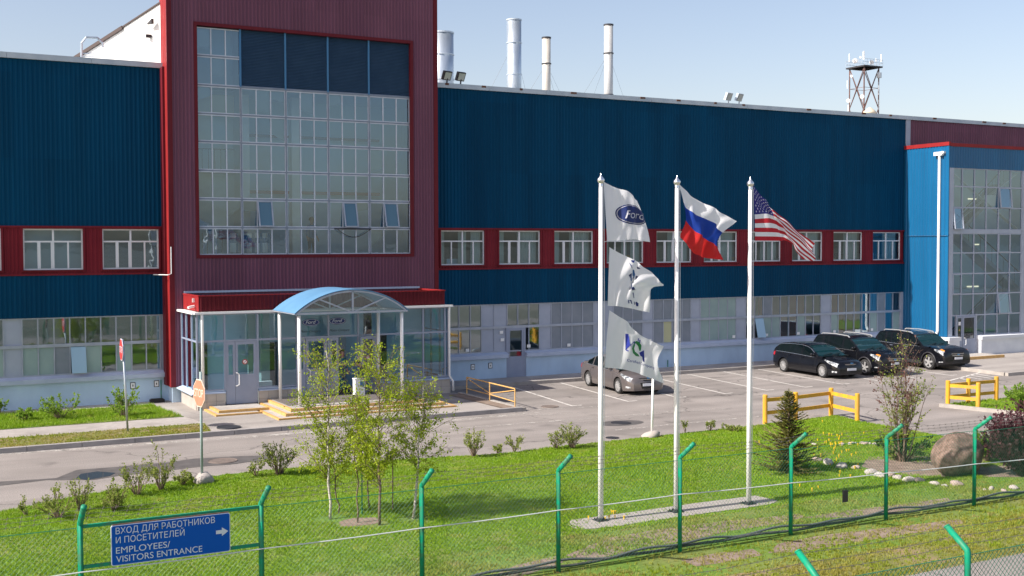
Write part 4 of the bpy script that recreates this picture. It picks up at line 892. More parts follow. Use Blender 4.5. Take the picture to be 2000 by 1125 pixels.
b = MB(); b.box(51.4, 51.44, SY-.03, SY+.08, .15, 2.4); b.box(52.96, 53.06, SY-.03, SY+.08, .15, 2.4); b.build('door_frame', M['frame'], blk)
b = MB(); b.tube([(SX-.1, 44.45, 11.1), (SX-.1, 44.45, 1.5), (SX-.12, 44.5, 1.35), (SX-.2, 44.7, 1.22)], .075, 10); b.box(SX-.22, SX-.02, 44.2, 44.75, 11.1, 11.3); b.box(SX-.2, SX-.02, 44.1, 44.25, 11.2, 11.32); b.build('downpipe', M['white'], blk)
MB().box(SX-.1, SX-.04, SY-.02, 47, 6.735, 6.738).build('seam', M['zinc'], blk)
# inside: floors, stair flights, bracing, lamps
room(blk, SX+.15, 59.5, SY+.2, 46.95, .2, 11.2, M['roomw'])
b = MB(); b.box(SX+.16, 59.4, 45.2, 46.9, 6.8, 7.05); b.box(SX+.16, 59.4, 45.4, 46.9, 3.5, 3.7); b.build('floor_slab', M['roomw'], blk)
b = MB()
for z0, z1, xa, xb_ in ((.3, 3.6, 51.6, 56.5), (3.6, 6.9, 57.5, 52.2), (7.0, 9.6, 52.5, 56)):
    b.bar((xa, 45.0, z0), (xb_, 45.0, z1), .9, .22, 0, up=(0, 0, 1))
    b.tube([(xa, 44.6, z0+1.0), (xb_, 44.6, z1+1.0)], .03, 6, 1)
    for k in range(12):
        t = k/11; b.tube([(xa+(xb_-xa)*t, 44.6, z0+(z1-z0)*t+.1), (xa+(xb_-xa)*t, 44.6, z0+(z1-z0)*t+1)], .014, 4, 1)
b.build('stair_flight', [M['panel'], M['dark']], blk)
b = MB(); b.bar((VX[0], 44.25, 10.3), (VX[-1], 44.25, 7.1), .03, .22, up=(0, 1, 0)); b.bar((VX[0], 44.3, 7.1), (VX[-1], 44.3, 10.3), .03, .22, up=(0, 1, 0)); b.box(53.9, 54.9, 44.2, 44.22, 8.4, 9.0); b.build('cross_brace', M['white'], blk)
b = MB()
for x, z in ((55.2, 8.85), (55.2, 6.2), (55.2, 3.75)): b.box(x, x+.9, 46.3, 46.4, z, z+.08)
b.build('tube_lamp', emat('lit_tube', (1, .85, .55), .7), blk)
b = MB(); b.box(49.6, 52.9, 42.1, 43.5, .13, .17, 0); b.box(49.5, 53, 42.0, 42.1, .13, .28, 1); b.box(49.5, 49.6, 42.1, 43.5, .13, .28, 1); b.box(49.6, 53, 42.1, 43.5, .17, .26, 0)
b.build('door_step', [M['concrete'], M['yellow']], blk)

# ---------------------------------------------------------------- chimneys, floodlights, mast on and behind the roof
def stack(cx, r, top, name_label, m, rings, Y=60, guys=()):
    k_ = Y/60; cx *= k_; r *= k_; top = CAMZ+(top-CAMZ)*k_; rings = [CAMZ+(z-CAMZ)*k_ for z in rings]; guys = [(x*k_, CAMZ+(z-CAMZ)*k_) for x, z in guys]
    t = thing('exhaust_stack', name_label, 'chimney', (cx, Y, 13.3), group='exhaust stacks on the hall roof')
    MB().tube([(cx, Y, 13.2), (cx, Y, top)], r, 28).build('pipe', m, t, smooth=True)
    b = MB()
    for z in rings: b.lathe([(r, z-.03), (r+.045, z-.03), (r+.045, z+.03), (r, z+.03)], (cx, Y, 0), 28)
    b.lathe([(r-.03, top+.03), (r+.035, top+.03), (r+.035, top-.05), (r, top-.05)], (cx, Y, 0), 28); b.build('flange', M['dark'] if m != M['galv'] else M['zinc'], t)
    if guys:
        b = MB()
        for x, z in guys: b.tube([(cx, Y, rings[0]), (x, Y+.5, z)], .006, 4)
        b.build('guy_wire', M['dark'], t)
stack(27.95, .66, 18.35, 'broad galvanised exhaust stack half hidden behind the tower edge', M['galv'], (17.1, 15.7))
stack(32.62, .43, 19.5, 'tall shiny galvanised stack between the broad stack and the short cream stack', M['galv'], (18.15, 16.3), 66, guys=((30.2, 13.5), (34.2, 13.5)))
stack(34.82, .25, 18.65, 'shortest thin cream exhaust stack standing left of the tall thin one', M['cream'], (17.1,), guys=((32.8, 13.8), (36.3, 13.5), (37.2, 13.5)))
stack(39.24, .275, 19.8, 'tall thin whitish exhaust stack furthest along the hall roof', M['galv2'], (18.05, 15.5), guys=((36.4, 13.6), (37.7, 13.6), (41.5, 13.6)))
def flood(x, label, big):
    t = thing('floodlight', label, 'floodlight', (x, 46.95, 13.55), group='floodlights on the roof edge')
    b = MB(); a = Vector((.25, -1, .0)).normalized(); c = Vector((x, 46.9, 13.84)); s_ = Vector((1, .25, 0)).normalized(); u = Vector((.12, -.35, .9)).normalized(); n = s_.cross(u)
    if n.y > 0: n = -n
    p = [c+s_*.22-u*.2, c+s_*.22+u*.2, c-s_*.22+u*.2, c-s_*.22-u*.2]; b.prism(p, -n*.14); b.tube([(x, 47, 13.5), (x, 46.95, 13.75)], .035, 6); b.build('housing', M['dark'] if not big else M['zinc'], t)
    b = MB(); b.prism([c+(q-c)*.8+n*.012 for q in p], n*.004); b.build('lens', M['lampglass'], t)
flood(22.12, 'black floodlight on the roof edge next to the maroon tower', 0); flood(22.8, 'second black floodlight just right of the one beside the tower', 0)
flood(38.05, 'left floodlight of the pair alone at the middle of the blue roof edge', 1); flood(38.75, 'right floodlight of the pair alone at the middle of the blue roof edge', 1)
hs = thing('horn_speaker', 'small horn speaker on the tower edge above the floodlights', 'speaker', (21.3, 46.9, 14.4))
b = MB(); b.lathe([(.02, 0), (.03, .1), (.13, .3)], (21.3, 46.95, 14.4), 12, axis='y'); b.v = [(p[0]+.4*(46.95-p[1]), 46.95-(p[1]-46.95), p[2]-.3*(p[1]-46.95)) for p in b.v]; b.bar((21.2, 46.95, 14.42), (21.35, 46.9, 14.4), .04); b.build('horn', M['zinc'], hs)
mast = thing('antenna_mast', 'brown steel lattice mast crowded with white dishes behind the hall', 'antenna mast', (151.7, 150, 0))
mx, my, h = 151.7, 150, 2.45/math.sqrt(2)*1.0
zt = 37.1; b = MB(); cs = [(mx-h*1.0, my+h), (mx+h, my+h), (mx+h, my-h), (mx-h, my-h)]
for c in cs: b.tube([(*c, 0), (*c, zt)], .11, 6)
lv = [10, 18.4, 23.0, 30.05, zt]
for z0, z1 in zip(lv, lv[1:]):
    for i in range(4):
        p, q = cs[i], cs[(i+1) % 4]; b.bar((*p, z0), (*q, z1), .10); b.bar((*q, z0), (*p, z1), .10)
        zz = (z0+z1)/2; b.bar((*p, zz), (*q, zz), .06)
for i in range(4): b.bar((*cs[i], 23.9), (*cs[(i+1) % 4], 23.9), .18)
b.tube([(mx, my, 20), (mx, my, zt)], .12, 6); b.build('lattice', mat('rust_brown_steel', (.11, .075, .07), .8, 0, (.19, .09, .075), 1.2), mast)
H = 3.05/math.sqrt(2)*1.02; b = MB(); b.box(mx-H, mx+H, my-H, my+H, zt, zt+.25); b.prism([(mx-h, my-h, zt-.75), (mx+h, my-h, zt-.02), (mx-h, my+h, zt-.02)], (0, 0, .01)); b.box(mx-h, mx+h, my-h, my+h, 23.6, 23.75); b.build('platform', M['dark'], mast)
b = MB()
for z, hh in ((zt+.25, H), (23.75, h*1.1)):
    q = [(mx-hh, my-hh), (mx+hh, my-hh), (mx+hh, my+hh), (mx-hh, my+hh)]
    for i in range(4):
        p, r_ = q[i], q[(i+1) % 4]
        for k in (.55, 1.1): b.tube([(*p, z+k), (*r_, z+k)], .03, 4)
        for k in range(6): t = k/6; x, y = p[0]+(r_[0]-p[0])*t, p[1]+(r_[1]-p[1])*t; b.tube([(x, y, z), (x, y, z+1.1)], .03, 4)
b.build('railing', M['zinc'], mast)
def dish(c, r, f=(-.6, -.8, 0)):
    f = Vector(f).normalized(); a = f.cross(Vector((0, 0, 1))).normalized(); u = a.cross(f); b = MB(); n = 18; c = Vector(c)
    rings = [(0, 0), (r*.6, r*.1), (r, r*.3), (r, -.02), (0, -.1)]; i0 = 0
    for rr, d in rings:
        for k in range(n): t = 6.2832*k/n; b.v.append(tuple(c+f*d+(a*math.cos(t)+u*math.sin(t))*rr))
    for j in range(len(rings)-1):
        for k in range(n): b.f.append((j*n+k, j*n+(k+1) % n, (j+1)*n+(k+1) % n, (j+1)*n+k)); b.m.append(0)
    b.build('dish', M['white'], mast, smooth=True)
def mp(px, py, Y=148): return wp(px, py, Y)
dish(mp(1670, 119), .42); dish(mp(1702, 122), .38); dish(mp(1684, 189, 146), .38); dish(mp(1657, 197), .36); dish(mp(1663, 149), .24); dish(mp(1680.5, 112), .2)
b = MB()
for x, y0, y1, r_ in ((1659, 121, 105, .09), (1687, 117, 100, .15), (1721, 121, 106, .09), (1711, 120, 114, .07), (1655, 173, 157, .07), (1657, 217, 205, .12)): b.tube([mp(x, y0), mp(x, y1)], r_, 8)
b.build('antenna_rod', M['white'], mast)
b = MB(); b.tube([mp(1717, 152), mp(1717, 142)], .42, 14); b.tube([mp(1716.5, 185), mp(1716.5, 160)], .1, 6); b.tube([mp(1717, 215), mp(1717, 195)], .08, 6); b.build('drum_antenna', M['zinc'], mast)
vt = thing('roof_vent', 'beige conical roof vent below the antenna mast', 'roof vent', (83, 80, 13.2))
c = wp(1698.5, 217, 80); b = MB(); b.lathe([(.45, 13.0), (.45, c.z-.25), (.62, c.z-.22), (.58, c.z-.05), (.1, c.z+.35), (.02, c.z+.36)], (c.x, c.y, 0), 20); b.build('cowl', mat('beige_cowl', (.62, .52, .38), .6), vt, smooth=True); vt.location = (c.x, c.y, 13.2); vt.children[0].location = (83-c.x, 0, 0); vt.children[0].location = (0, 0, 0)
me = vt.children[0].data
for v in me.vertices: v.co.x += 83-c.x; v.co.y += 80-c.y

# ---------------------------------------------------------------- mesh fences
def diamond(x0, x1, y, z0, z1, pitch=.062, r=.0021):
    b = MB(); Hh = z1-z0; L = x1-x0; q = pitch*1.414
    n = int((L+Hh)/q)+1
    for k in range(n+1):
        for s_ in (1, -1):
            c = -Hh+k*q if s_ == 1 else k*q
            if s_ == 1: a = max(0, c); e = min(L, c+Hh); za, ze = a-c, e-c
            else: a = max(0, c-Hh); e = min(L, c); za, ze = c-a, c-e
            if e-a < .01: continue
            p0 = (x0+a, y+.003*s_, z0+za); p1 = (x0+e, y+.003*s_, z0+ze); b.tube([p0, p1], r, 3, cap=False)
    b.tube([(x0, y, z1), (x1, y, z1)], .006, 4); b.tube([(x0, y, z0), (x1, y, z0)], .004, 4)
    return b
def fpost(b, x, y, lean, zb=2.0, zt_=2.33, ext=.44, r=.045):
    b.tube([(x, y, -.02), (x, y, zb-.02), (x, y+lean*ext*.03, zb+.01), (x, y+lean*ext, zt_)], r, 10)
    b.tube([(x, y+lean*ext, zt_), (x, y+lean*(ext+.012), zt_+.012)], r+.004, 10)
FP = [-.38, 2.52, 5.37, 8.29, 11.13, 13.99, 16.93, 19.75, 22.65, 25.5, 28.4, 31.3]; FY = 18.75
fence = thing('mesh_fence', 'green chain link fence with bent posts along the lawn', 'fence', (14, FY, 0))
for i, x in enumerate(FP):
    b = MB(); z_ = .13*max(0, (x-13)/10); fpost(b, x, FY, -1, 2.0-z_*.9, 2.34-z_); b.build('post', M['green'], fence, smooth=True)
for i, (a, c) in enumerate(zip(FP, FP[1:])):
    z_ = .13*max(0, (a-13)/10); diamond(a+.05, c-.05, FY+.02, .12, 1.93-z_).build('mesh_panel', M['meshg'], fence)
b = MB()
for k, (dy, dz) in enumerate(((.10, .10), (.24, .2), (.39, .3))):
    for a, c in zip(FP, FP[1:]):
        za, zc = [.13*max(0, (q-13)/10) for q in (a, c)]; pts = [(a+(c-a)*t, FY-dy, 2.0+dz-za+(za-zc)*t-.03*math.sin(math.pi*t)) for t in (0, .25, .5, .75, 1)]
        b.tube(pts, .003, 4)
        for j in range(15):
            t = (j+.5)/15; x = a+(c-a)*t; z = 2.0+dz-za+(za-zc)*t-.03*math.sin(math.pi*t); b.bar((x-.008, FY-dy-.02, z-.02), (x+.008, FY-dy+.02, z+.02), .004); b.bar((x+.008, FY-dy-.02, z+.02), (x-.008, FY-dy+.02, z-.02), .005)
b.build('barbed_wire', M['steel'], fence)
b = MB()
for a, c in zip(FP, FP[1:]):
    za, zc = [1.25-.2*max(0, (q-14)/9) for q in (a, c)]; b.tube([(a+(c-a)*t, FY-.05, za+(zc-za)*t-.012*math.sin(math.pi*t)) for t in (0, .2, .4, .6, .8, 1)], .011, 6)
b.build('wire_rope', M['lwire'], fence)
for z in (1.95, 1.315):
    b = MB(); b.bar((2.56, FY, z), (5.33, FY, z), .05, .05); b.build('rail', M['green'], fence)
fence2 = thing('near_mesh_fence', 'nearer green mesh fence whose bent posts lean towards the lawn', 'fence', (13, 11.03, 0))
F2 = [4.8, 7.6, 10.42, 13.21, 16.05, 18.9]
for x in F2:
    b = MB(); fpost(b, x, 11.03, 1, 2.0, 2.26, .36, .045); b.build('post', M['green'], fence2, smooth=True)
for a, c in zip(F2, F2[1:]): diamond(a+.05, c-.05, 11.05, .1, 1.93, .062, .004).build('mesh_panel', M['meshg'], fence2)
b = MB()
for dy, dz in ((.10, .07), (.22, .155), (.34, .245)):
    for a, c in zip(F2, F2[1:]):
        b.tube([(a+(c-a)*t, 11.03+dy, 2.0+dz-.03*math.sin(math.pi*t)) for t in (0, .25, .5, .75, 1)], .0035, 4)
        for j in range(14):
            x = a+(c-a)*(j+.5)/14; z = 2.0+dz-.03*math.sin(math.pi*(j+.5)/14); b.bar((x-.006, 11.01+dy, z-.015), (x+.006, 11.05+dy, z+.015), .004); b.bar((x+.006, 11.01+dy, z+.015), (x-.006, 11.05+dy, z-.015), .004)
b.build('barbed_wire', M['steel'], fence2)
# cables lying along the fence foot
for k, (lab, dz) in enumerate((('upper grey cable looping along the foot of the mesh fence', .05), ('lower dark brown cable along the foot of the mesh fence', 0))):
    b = MB(); x = 9.2; pts = []
    while x < 33:
        s_ = (x-9.2)*2.1; z = .11+dz+(.035*abs(math.sin(s_/2.1+k)) + .02*math.sin(s_*1.7+k*2))*(1.3 if k == 0 else .6); pts.append((x, FY+.12+.04*math.sin(s_*.6+k), z)); x += .15
    b.tube(pts, .026 if k == 0 else .03, 7); o = b.build('ground_cable', M['pipe'] if k else mat('grey_cable_sheath', (.09, .095, .10), .6), smooth=True); tag(o, lab, 'cable', 'cables along the fence')
pl = thing('black_plaque', 'small black rectangular plaque hanging on the mesh fence', 'plaque', (18.47, FY-.03, .6)); b = MB(); b.box(18.4, 18.545, FY-.045, FY-.02, .6, .86); b.tube([(18.43, FY-.02, .86), (18.47, FY+.0, .93), (18.51, FY-.02, .86)], .004, 4); b.build('plate', M['dark'], pl)

# direction sign
SYY = FY-.07
sg = thing('direction_sign', 'blue Russian and English employees entrance sign with a white arrow on the fence', 'sign', (3.9, SYY, 1.6))
X0, X1, Zb, Zt = 2.965, 4.835, 1.285, 1.925
def rr(x0, x1, z0, z1, r, y):
    p = []
    for cx, cz, a0 in ((x1-r, z1-r, 0), (x0+r, z1-r, 90), (x0+r, z0+r, 180), (x1-r, z0+r, 270)):
        for k in range(7): a = R(a0+k*15); p.append((cx+r*math.cos(a), y, cz+r*math.sin(a)))
    return p
MB().prism(rr(X0, X1, Zb, Zt, .035, SYY), (0, .025, 0)).build('border', M['signwhite'], sg)
MB().prism(rr(X0+.012, X1-.012, Zb+.012, Zt-.012, .03, SYY-.004), (0, .003, 0)).build('face', M['signblue'], sg)
b = MB()
for txt, z, wd in (('ВХОД ДЛЯ РАБОТНИКОВ', 1.785, 1.55), ('И ПОСЕТИТЕЛЕЙ', 1.638, 1.06), ('EMPLOYEES/', 1.478, .83), ('VISITORS ENTRANCE', 1.34, 1.34)):
    add_text(b, txt, lambda u, v, z=z: (3.035+u, SYY-.008, z+v), .142, wd)
b.build('lettering', M['signwhite'], sg)
az, ax = 1.625, 4.6
b = MB(); b.face([(ax, SYY-.008, az-.03), (ax+.095, SYY-.008, az-.03), (ax+.095, SYY-.008, az-.072), (ax+.2, SYY-.008, az), (ax+.095, SYY-.008, az+.072), (ax+.095, SYY-.008, az+.03), (ax, SYY-.008, az+.03)]); b.build('arrow', M['signwhite'], sg)
MB().box(X0+.02, X1-.02, SYY+.002, SYY+.03, Zt+.001, Zt+.014).build('top_edge', M['rust'], sg)
b = MB()
for x in (3.2, 4.6):
    for z in (1.35, 1.9): b.box(x-.02, x+.02, SYY+.025, FY-.02, z-.02, z+.02)
b.build('bracket', M['green'], sg)

# ---------------------------------------------------------------- flagpoles and flags
PYS = [21.79, 21.66, 21.47]; PX = [wp(px_, 700, y_).x for px_, y_ in zip((1173.4, 1321.2, 1463.8), PYS)]; PY = PYS[0]
labs = ['white flagpole nearest the birches carrying three white flags', 'white middle flagpole carrying the white blue red flag', 'white flagpole carrying the stars and stripes']
for x, lb, PY in zip(PX, labs, PYS):
    t = thing('flagpole', lb, 'flagpole', (x, PY, 0), group='flagpoles on the gravel strip')
    MB().tube([(x, PY, .04), (x, PY, 3), (x, PY, 7.72)], [.062, .056, .042], 18).build('pole', M['white'], t, smooth=True)
    b = MB(); b.lathe([(.0, 7.90), (.012, 7.86), (.03, 7.82), (.075, 7.765), (.085, 7.73), (.07, 7.69), (.04, 7.66), (.05, 7.64), (.05, 7.60)], (x, PY, 0), 16); b.build('finial', M['chrome'], t, smooth=True)
    b = MB(); b.box(x-.14, x+.14, PY-.14, PY+.14, .045, .075); b.lathe([(.1, .075), (.1, .12), (.07, .12)], (x, PY, 0), 14)
    for sx in (-.1, .1):
        for sy in (-.1, .1): b.tube([(x+sx, PY+sy, .075), (x+sx, PY+sy, .11)], .014, 6)
    b.build('base_plate', M['dark'], t)
    MB().tube([(x+.07, PY-.03, 1.1), (x+.085, PY-.03, 4), (x+.06, PY-.03, 7.6)], .006, 5).build('halyard', M['white'], t)
sheet('gravel_strip', [(13.2, 21.3), (14.0, 21.17), (16.2, 21.2), (18.5, 21.18), (18.9, 21.4), (18.8, 22.1), (17, 22.15), (15, 22.12), (13.5, 22.15), (13.15, 21.8)], .062, M['gravel'], thick=.05)

def cat(P, t):                              # Catmull-Rom through a row of points
    n = len(P)-1; s_ = min(max(t, 0), 1)*n; i = min(int(s_), n-1); f = s_-i
    g = lambda k: P[k] if 0 <= k <= n else (P[0]*2-P[1] if k < 0 else P[n]*2-P[n-1])
    a, b, c, d = g(i-1), g(i), g(i+1), g(i+2)
    return .5*((2*b)+(c-a)*f+(2*a-5*b+4*c-d)*f*f+(3*b-a-3*c+d)*f**3)
class Cloth:
    def __init__(s, rows, vs, ox, oy, sc, rip, X):
        s.Y = PYS[PX.index(X)]; s.rows = [[wp(ox+p[0]/sc, oy+p[1]/sc, s.Y) for p in r] for r in rows]; s.vs = vs; s.rip = rip
    def at(s, u, v, off=0):
        cols = [cat(r, u) for r in s.rows]; vs = s.vs
        # map v to row parameter
        for i in range(len(vs)-1):
            if v <= vs[i+1] or i == len(vs)-2: t = (i+(v-vs[i])/(vs[i+1]-vs[i]))/(len(vs)-1); break
        p = cat(cols, t).copy(); y = 0
        for A, a, c, ph in s.rip: y += A*min(1, u*3)*math.sin(6.283*(a*u+c*v)+ph)
        p.y = s.Y-.02+y-off; return p
    def build(s, nu, nv, fn, mats, name, thing_):
        b = MB(); idx = {}
        us = nu if isinstance(nu, list) else [i/nu for i in range(nu+1)]; vv = nv if isinstance(nv, list) else [i/nv for i in range(nv+1)]
        for j, v in enumerate(vv):
            for i, u in enumerate(us): b.v.append(tuple(s.at(u, v)))
        n = len(us)
        for j in range(len(vv)-1):
            for i in range(n-1):
                b.f.append((j*n+i, (j+1)*n+i, (j+1)*n+i+1, j*n+i+1)); b.m.append(fn((us[i]+us[i+1])/2, (vv[j]+vv[j+1])/2))
        return b.build(name, mats, thing_, smooth=True)
def mapped(cl, polys, mats, name, par, off=.006):     # flat prints laid on the cloth: polys = [(material, [(u, v)...])]
    b = MB()
    for m, p in polys: b.face([cl.at(u, v, off) for u, v in p], m)
    return b.build(name, mats, par)
def gridpoly(b, cl, inside, u0, u1, v0, v1, n, m, off=.005):
    for i in range(n):
        for j in range(n):
            uc, vc = u0+(u1-u0)*(i+.5)/n, v0+(v1-v0)*(j+.5)/n
            if inside(uc, vc):
                us = (u0+(u1-u0)*i/n, u0+(u1-u0)*(i+1)/n); vs = (v0+(v1-v0)*j/n, v0+(v1-v0)*(j+1)/n)
                b.face([cl.at(us[0], vs[0], off), cl.at(us[0], vs[1], off), cl.at(us[1], vs[1], off), cl.at(us[1], vs[0], off)], m)
def fan(b, cl, cu_, cv, ru, rv, m, off, n=36, r=4, clip=1.0):
    for k in range(n):
        for q in range(r):
            P = []
            for rad, kk in ((q/r, k), ((q+1)/r, k), ((q+1)/r, k+1), (q/r, k+1)):
                a = 6.2832*kk/n; P.append(cl.at(min(clip, cu_+ru*rad*math.cos(a)), cv+rv*rad*math.sin(a), off))
            b.face(P, m)
G = 'flags flying from the white poles'
f = thing('oval_logo_flag', 'white flag with a dark blue oval script logo, uppermost of three', 'flag', (PX[0], PYS[0], 7), group=G)
c1 = Cloth([[(120, 165), (265, 232), (410, 292), (550, 412)], [(142, 545), (330, 560), (500, 565), (655, 610)], [(165, 930), (340, 922), (540, 915), (732, 945)]], [0, .5, 1], 1160, 330, 6.62, [(.07, .9, .35, .4), (.03, 2.3, -.8, 1.0), (.012, 4.5, 1.5, 0)], PX[0])
c1.build(44, 36, lambda u, v: 0, M['flagw'], 'cloth', f)
b = MB(); fan(b, c1, .64, .53, .41, .20, 0, .012, 48, 12, clip=.995); fan(b, c1, .64, .53, .385, .182, 1, .018, 48, 12, clip=.99); fan(b, c1, .64, .53, .37, .170, 0, .024, 48, 12, clip=.985)
add_text(b, 'Ford', lambda u, v: c1.at(min(.975, .66+u), .615-v*.56, .042), .40, .56, .35, 1, align='c'); b.build('oval_emblem', [M['logob'], M['flagw']], f)
b = MB(); b.tube([(PX[0]+.06, PYS[0]-.03, 7.55), tuple(c1.at(0, 0))], .006, 5); b.tube([(PX[0]+.06, PYS[0]-.03, 6.35), tuple(c1.at(0, 1))], .006, 5); b.build('toggle_rope', M['white'], f)
f = thing('star_motif_flag', 'white flag with a dark blue star shaped motif, middle of three', 'flag', (PX[0], PYS[0], 5.5), group=G)
c2 = Cloth([[(118, 10), (280, 105), (440, 205), (545, 285)], [(113, 170), (235, 215), (380, 275), (545, 312)], [(110, 260), (215, 300), (330, 335), (425, 342)], [(105, 472), (200, 475), (300, 495), (412, 522)]], [0, .35, .55, 1], 1160, 480, 4.018, [(.09, 1.0, .5, 2.0), (.04, 2.2, -.6, .3), (.02, 4, 1, 1)], PX[0])
c2.build(44, 36, lambda u, v: 0, M['flagw'], 'cloth', f)
b = MB()
def near(cl, pts, ox, oy, sc):      # pixel outline of a print turned into cloth coordinates
    out = []
    for p in pts:
        t = wp(ox+p[0]/sc, oy+p[1]/sc, cl.Y); best = min(((cl.at(i/30, j/30)-t).xz.length, i/30, j/30) for i in range(31) for j in range(31))
        bu, bv = best[1:]; best = min(((cl.at(min(1, bu+i/300), min(1, bv+j/300))-t).xz.length, min(1, bu+i/300), min(1, bv+j/300)) for i in range(-10, 11, 2) for j in range(-10, 11, 2)); out.append(best[1:])
    return out
for m, p in ((0, [(265, 112), (292, 112), (280, 135), (268, 128)]), (0, [(250, 130), (262, 150), (270, 180), (258, 165)]), (0, [(305, 162), (330, 168), (355, 180), (325, 182)]), (0, [(248, 230), (275, 215), (272, 255)]), (1, [(272, 185), (290, 190), (312, 225), (308, 255), (288, 230)]), (0, [(318, 235), (348, 240), (328, 270)]), (1, [(275, 210), (285, 255), (300, 300), (322, 335), (312, 345), (288, 310), (274, 260)]), (0, [(280, 310), (298, 330), (300, 345), (272, 345)]), (0, [(312, 330), (335, 325), (342, 345), (318, 350)]), (0, [(318, 368), (325, 368), (322, 412), (317, 412)]), (0, [(292, 255), (302, 235), (320, 290), (308, 300)]),
             (0, [(275, 425), (281, 425), (281, 452), (275, 452)]), (0, [(285, 427), (298, 427), (298, 455), (291, 455), (291, 433), (285, 433)]), (0, [(314, 440), (320, 440), (318, 462), (312, 462)]), (0, [(326, 448), (334, 440), (350, 452), (346, 476), (330, 472)])):
    b.face([c2.at(u, v, .012) for u, v in near(c2, p, 1160, 480, 4.018)], m)
b.build('motif', [M['logob'], M['logol']], f)
f = thing('certification_flag', 'white flag with blue and green letters, lowest of three', 'flag', (PX[0], PYS[0], 4), group=G)
c3 = Cloth([[(118, 505), (250, 590), (345, 700), (545, 788)], [(95, 735), (230, 770), (370, 830), (520, 905)], [(82, 955), (230, 970), (400, 1020), (552, 1080)]], [0, .5, 1], 1160, 480, 4.018, [(.09, .8, .4, 1.2), (.03, 2.4, -.5, .2), (.018, 4.2, 1.2, 2)], PX[0])
c3.build(44, 36, lambda u, v: 0, M['flagw'], 'cloth', f)
b = MB()
for m, p in ((0, [(228, 688), (252, 690), (254, 775), (288, 745), (305, 752), (298, 775), (240, 825), (226, 815)]), (1, [(288, 760), (310, 745), (335, 750), (355, 780), (356, 818), (345, 825), (335, 785), (310, 765)]), (1, [(288, 760), (298, 780), (285, 800), (300, 830), (335, 850), (345, 868), (310, 862), (275, 838), (265, 800)]), (0, [(345, 838), (375, 818), (385, 850), (402, 915), (385, 908), (372, 870), (352, 862)]), (0, [(326, 725), (333, 725), (333, 760), (328, 757)]), (0, [(338, 735), (346, 738), (346, 762), (340, 764)])):
    b.face([c3.at(u, v, .014) for u, v in near(c3, p, 1160, 480, 4.018)], m)
L0 = near(c3, [(235, 905)], 1160, 480, 4.018)[0]; L1 = near(c3, [(478, 968)], 1160, 480, 4.018)[0]
def cl3(u, v): t = u/1.0; return c3.at(L0[0]+(L1[0]-L0[0])*t, L0[1]+(L1[1]-L0[1])*t-v*.55, .014)
add_text(b, 'Certified Company', cl3, .14, 1.0, 0, 0)
b.build('lettering', [mat('royal_blue_print', (.015, .03, .28), .7), M['logog']], f)
f = thing('tricolour_flag', 'white blue and red striped flag billowing on the middle pole', 'flag', (PX[1], PYS[1], 6.5), group=G)
c4 = Cloth([[(82, 160), (270, 320), (480, 455), (712, 575)], [(135, 365), (222, 485), (440, 590), (590, 700)], [(160, 568), (262, 702), (400, 775), (545, 852)], [(90, 740), (222, 905), (380, 970), (557, 1000)]], [0, .3333, .6667, 1], 1310, 330, 5.627, [(.10, .9, .5, .8), (.04, 2.5, -.9, 2), (.02, 4.5, 1.2, .5)], PX[1])
c4.build(42, 42, lambda u, v: 0 if v < 1/3 else 1 if v < 2/3 else 2, [M['flagw'], M['flagb'], M['flagr']], 'cloth', f)
b = MB(); b.tube([(PX[1]+.05, PYS[1]-.03, 7.55), tuple(c4.at(0, 0))], .006, 5); b.tube([(PX[1]+.06, PYS[1]-.03, 6.4), tuple(c4.at(0, 1))], .006, 5); b.build('toggle_rope', M['white'], f)
f = thing('stars_and_stripes_flag', 'starred blue flag with red and white stripes drooping on its pole', 'flag', (PX[2], PYS[2], 6.5), group=G)
c5 = Cloth([[(893, 165), (1045, 345), (1200, 535), (1558, 820)], [(906, 330), (1050, 412), (1185, 570), (1575, 890)], [(916, 500), (1085, 503), (1230, 640), (1595, 960)], [(919, 645), (1130, 655), (1280, 725), (1560, 1010)], [(920, 788), (1180, 790), (1310, 800), (1450, 990)]], [0, .27, .538, .77, 1], 1310, 330, 5.627, [(.07, .8, .6, .6), (.045, 2.6, -1.2, 0), (.02, 5, 1, .4)], PX[2])
us = [i*.4/14 for i in range(15)]+[.4+i*.6/24 for i in range(1, 25)]
c5.build(us, 39, lambda u, v: 2 if (u < .4 and v < 7/13) else (0 if int(v*13) % 2 == 0 else 1), [M['usr'], M['flagw'], M['usb']], 'cloth', f)
b = MB()
for r_ in range(9):
    for k in range(6 if r_ % 2 == 0 else 5):
        cu_ = .4*((k*2+1+(r_ % 2))/12); cv = (7/13)*(r_+1)/10; P = []
        for q in range(10):
            rad = 1 if q % 2 == 0 else .42; a = R(-90+36*q); P.append(c5.at(max(0, cu_+.016*rad*math.cos(a)), cv+.028*rad*math.sin(a), .014))
        b.face(P)
b.build('stars', M['flagw'], f)
b = MB(); b.tube([(PX[2]+.05, PYS[2]-.03, 7.55), tuple(c5.at(0, 0))], .006, 5); b.tube([(PX[2]+.06, PYS[2]-.03, 6.3), tuple(c5.at(0, 1))], .006, 5); b.build('toggle_rope', M['white'], f)

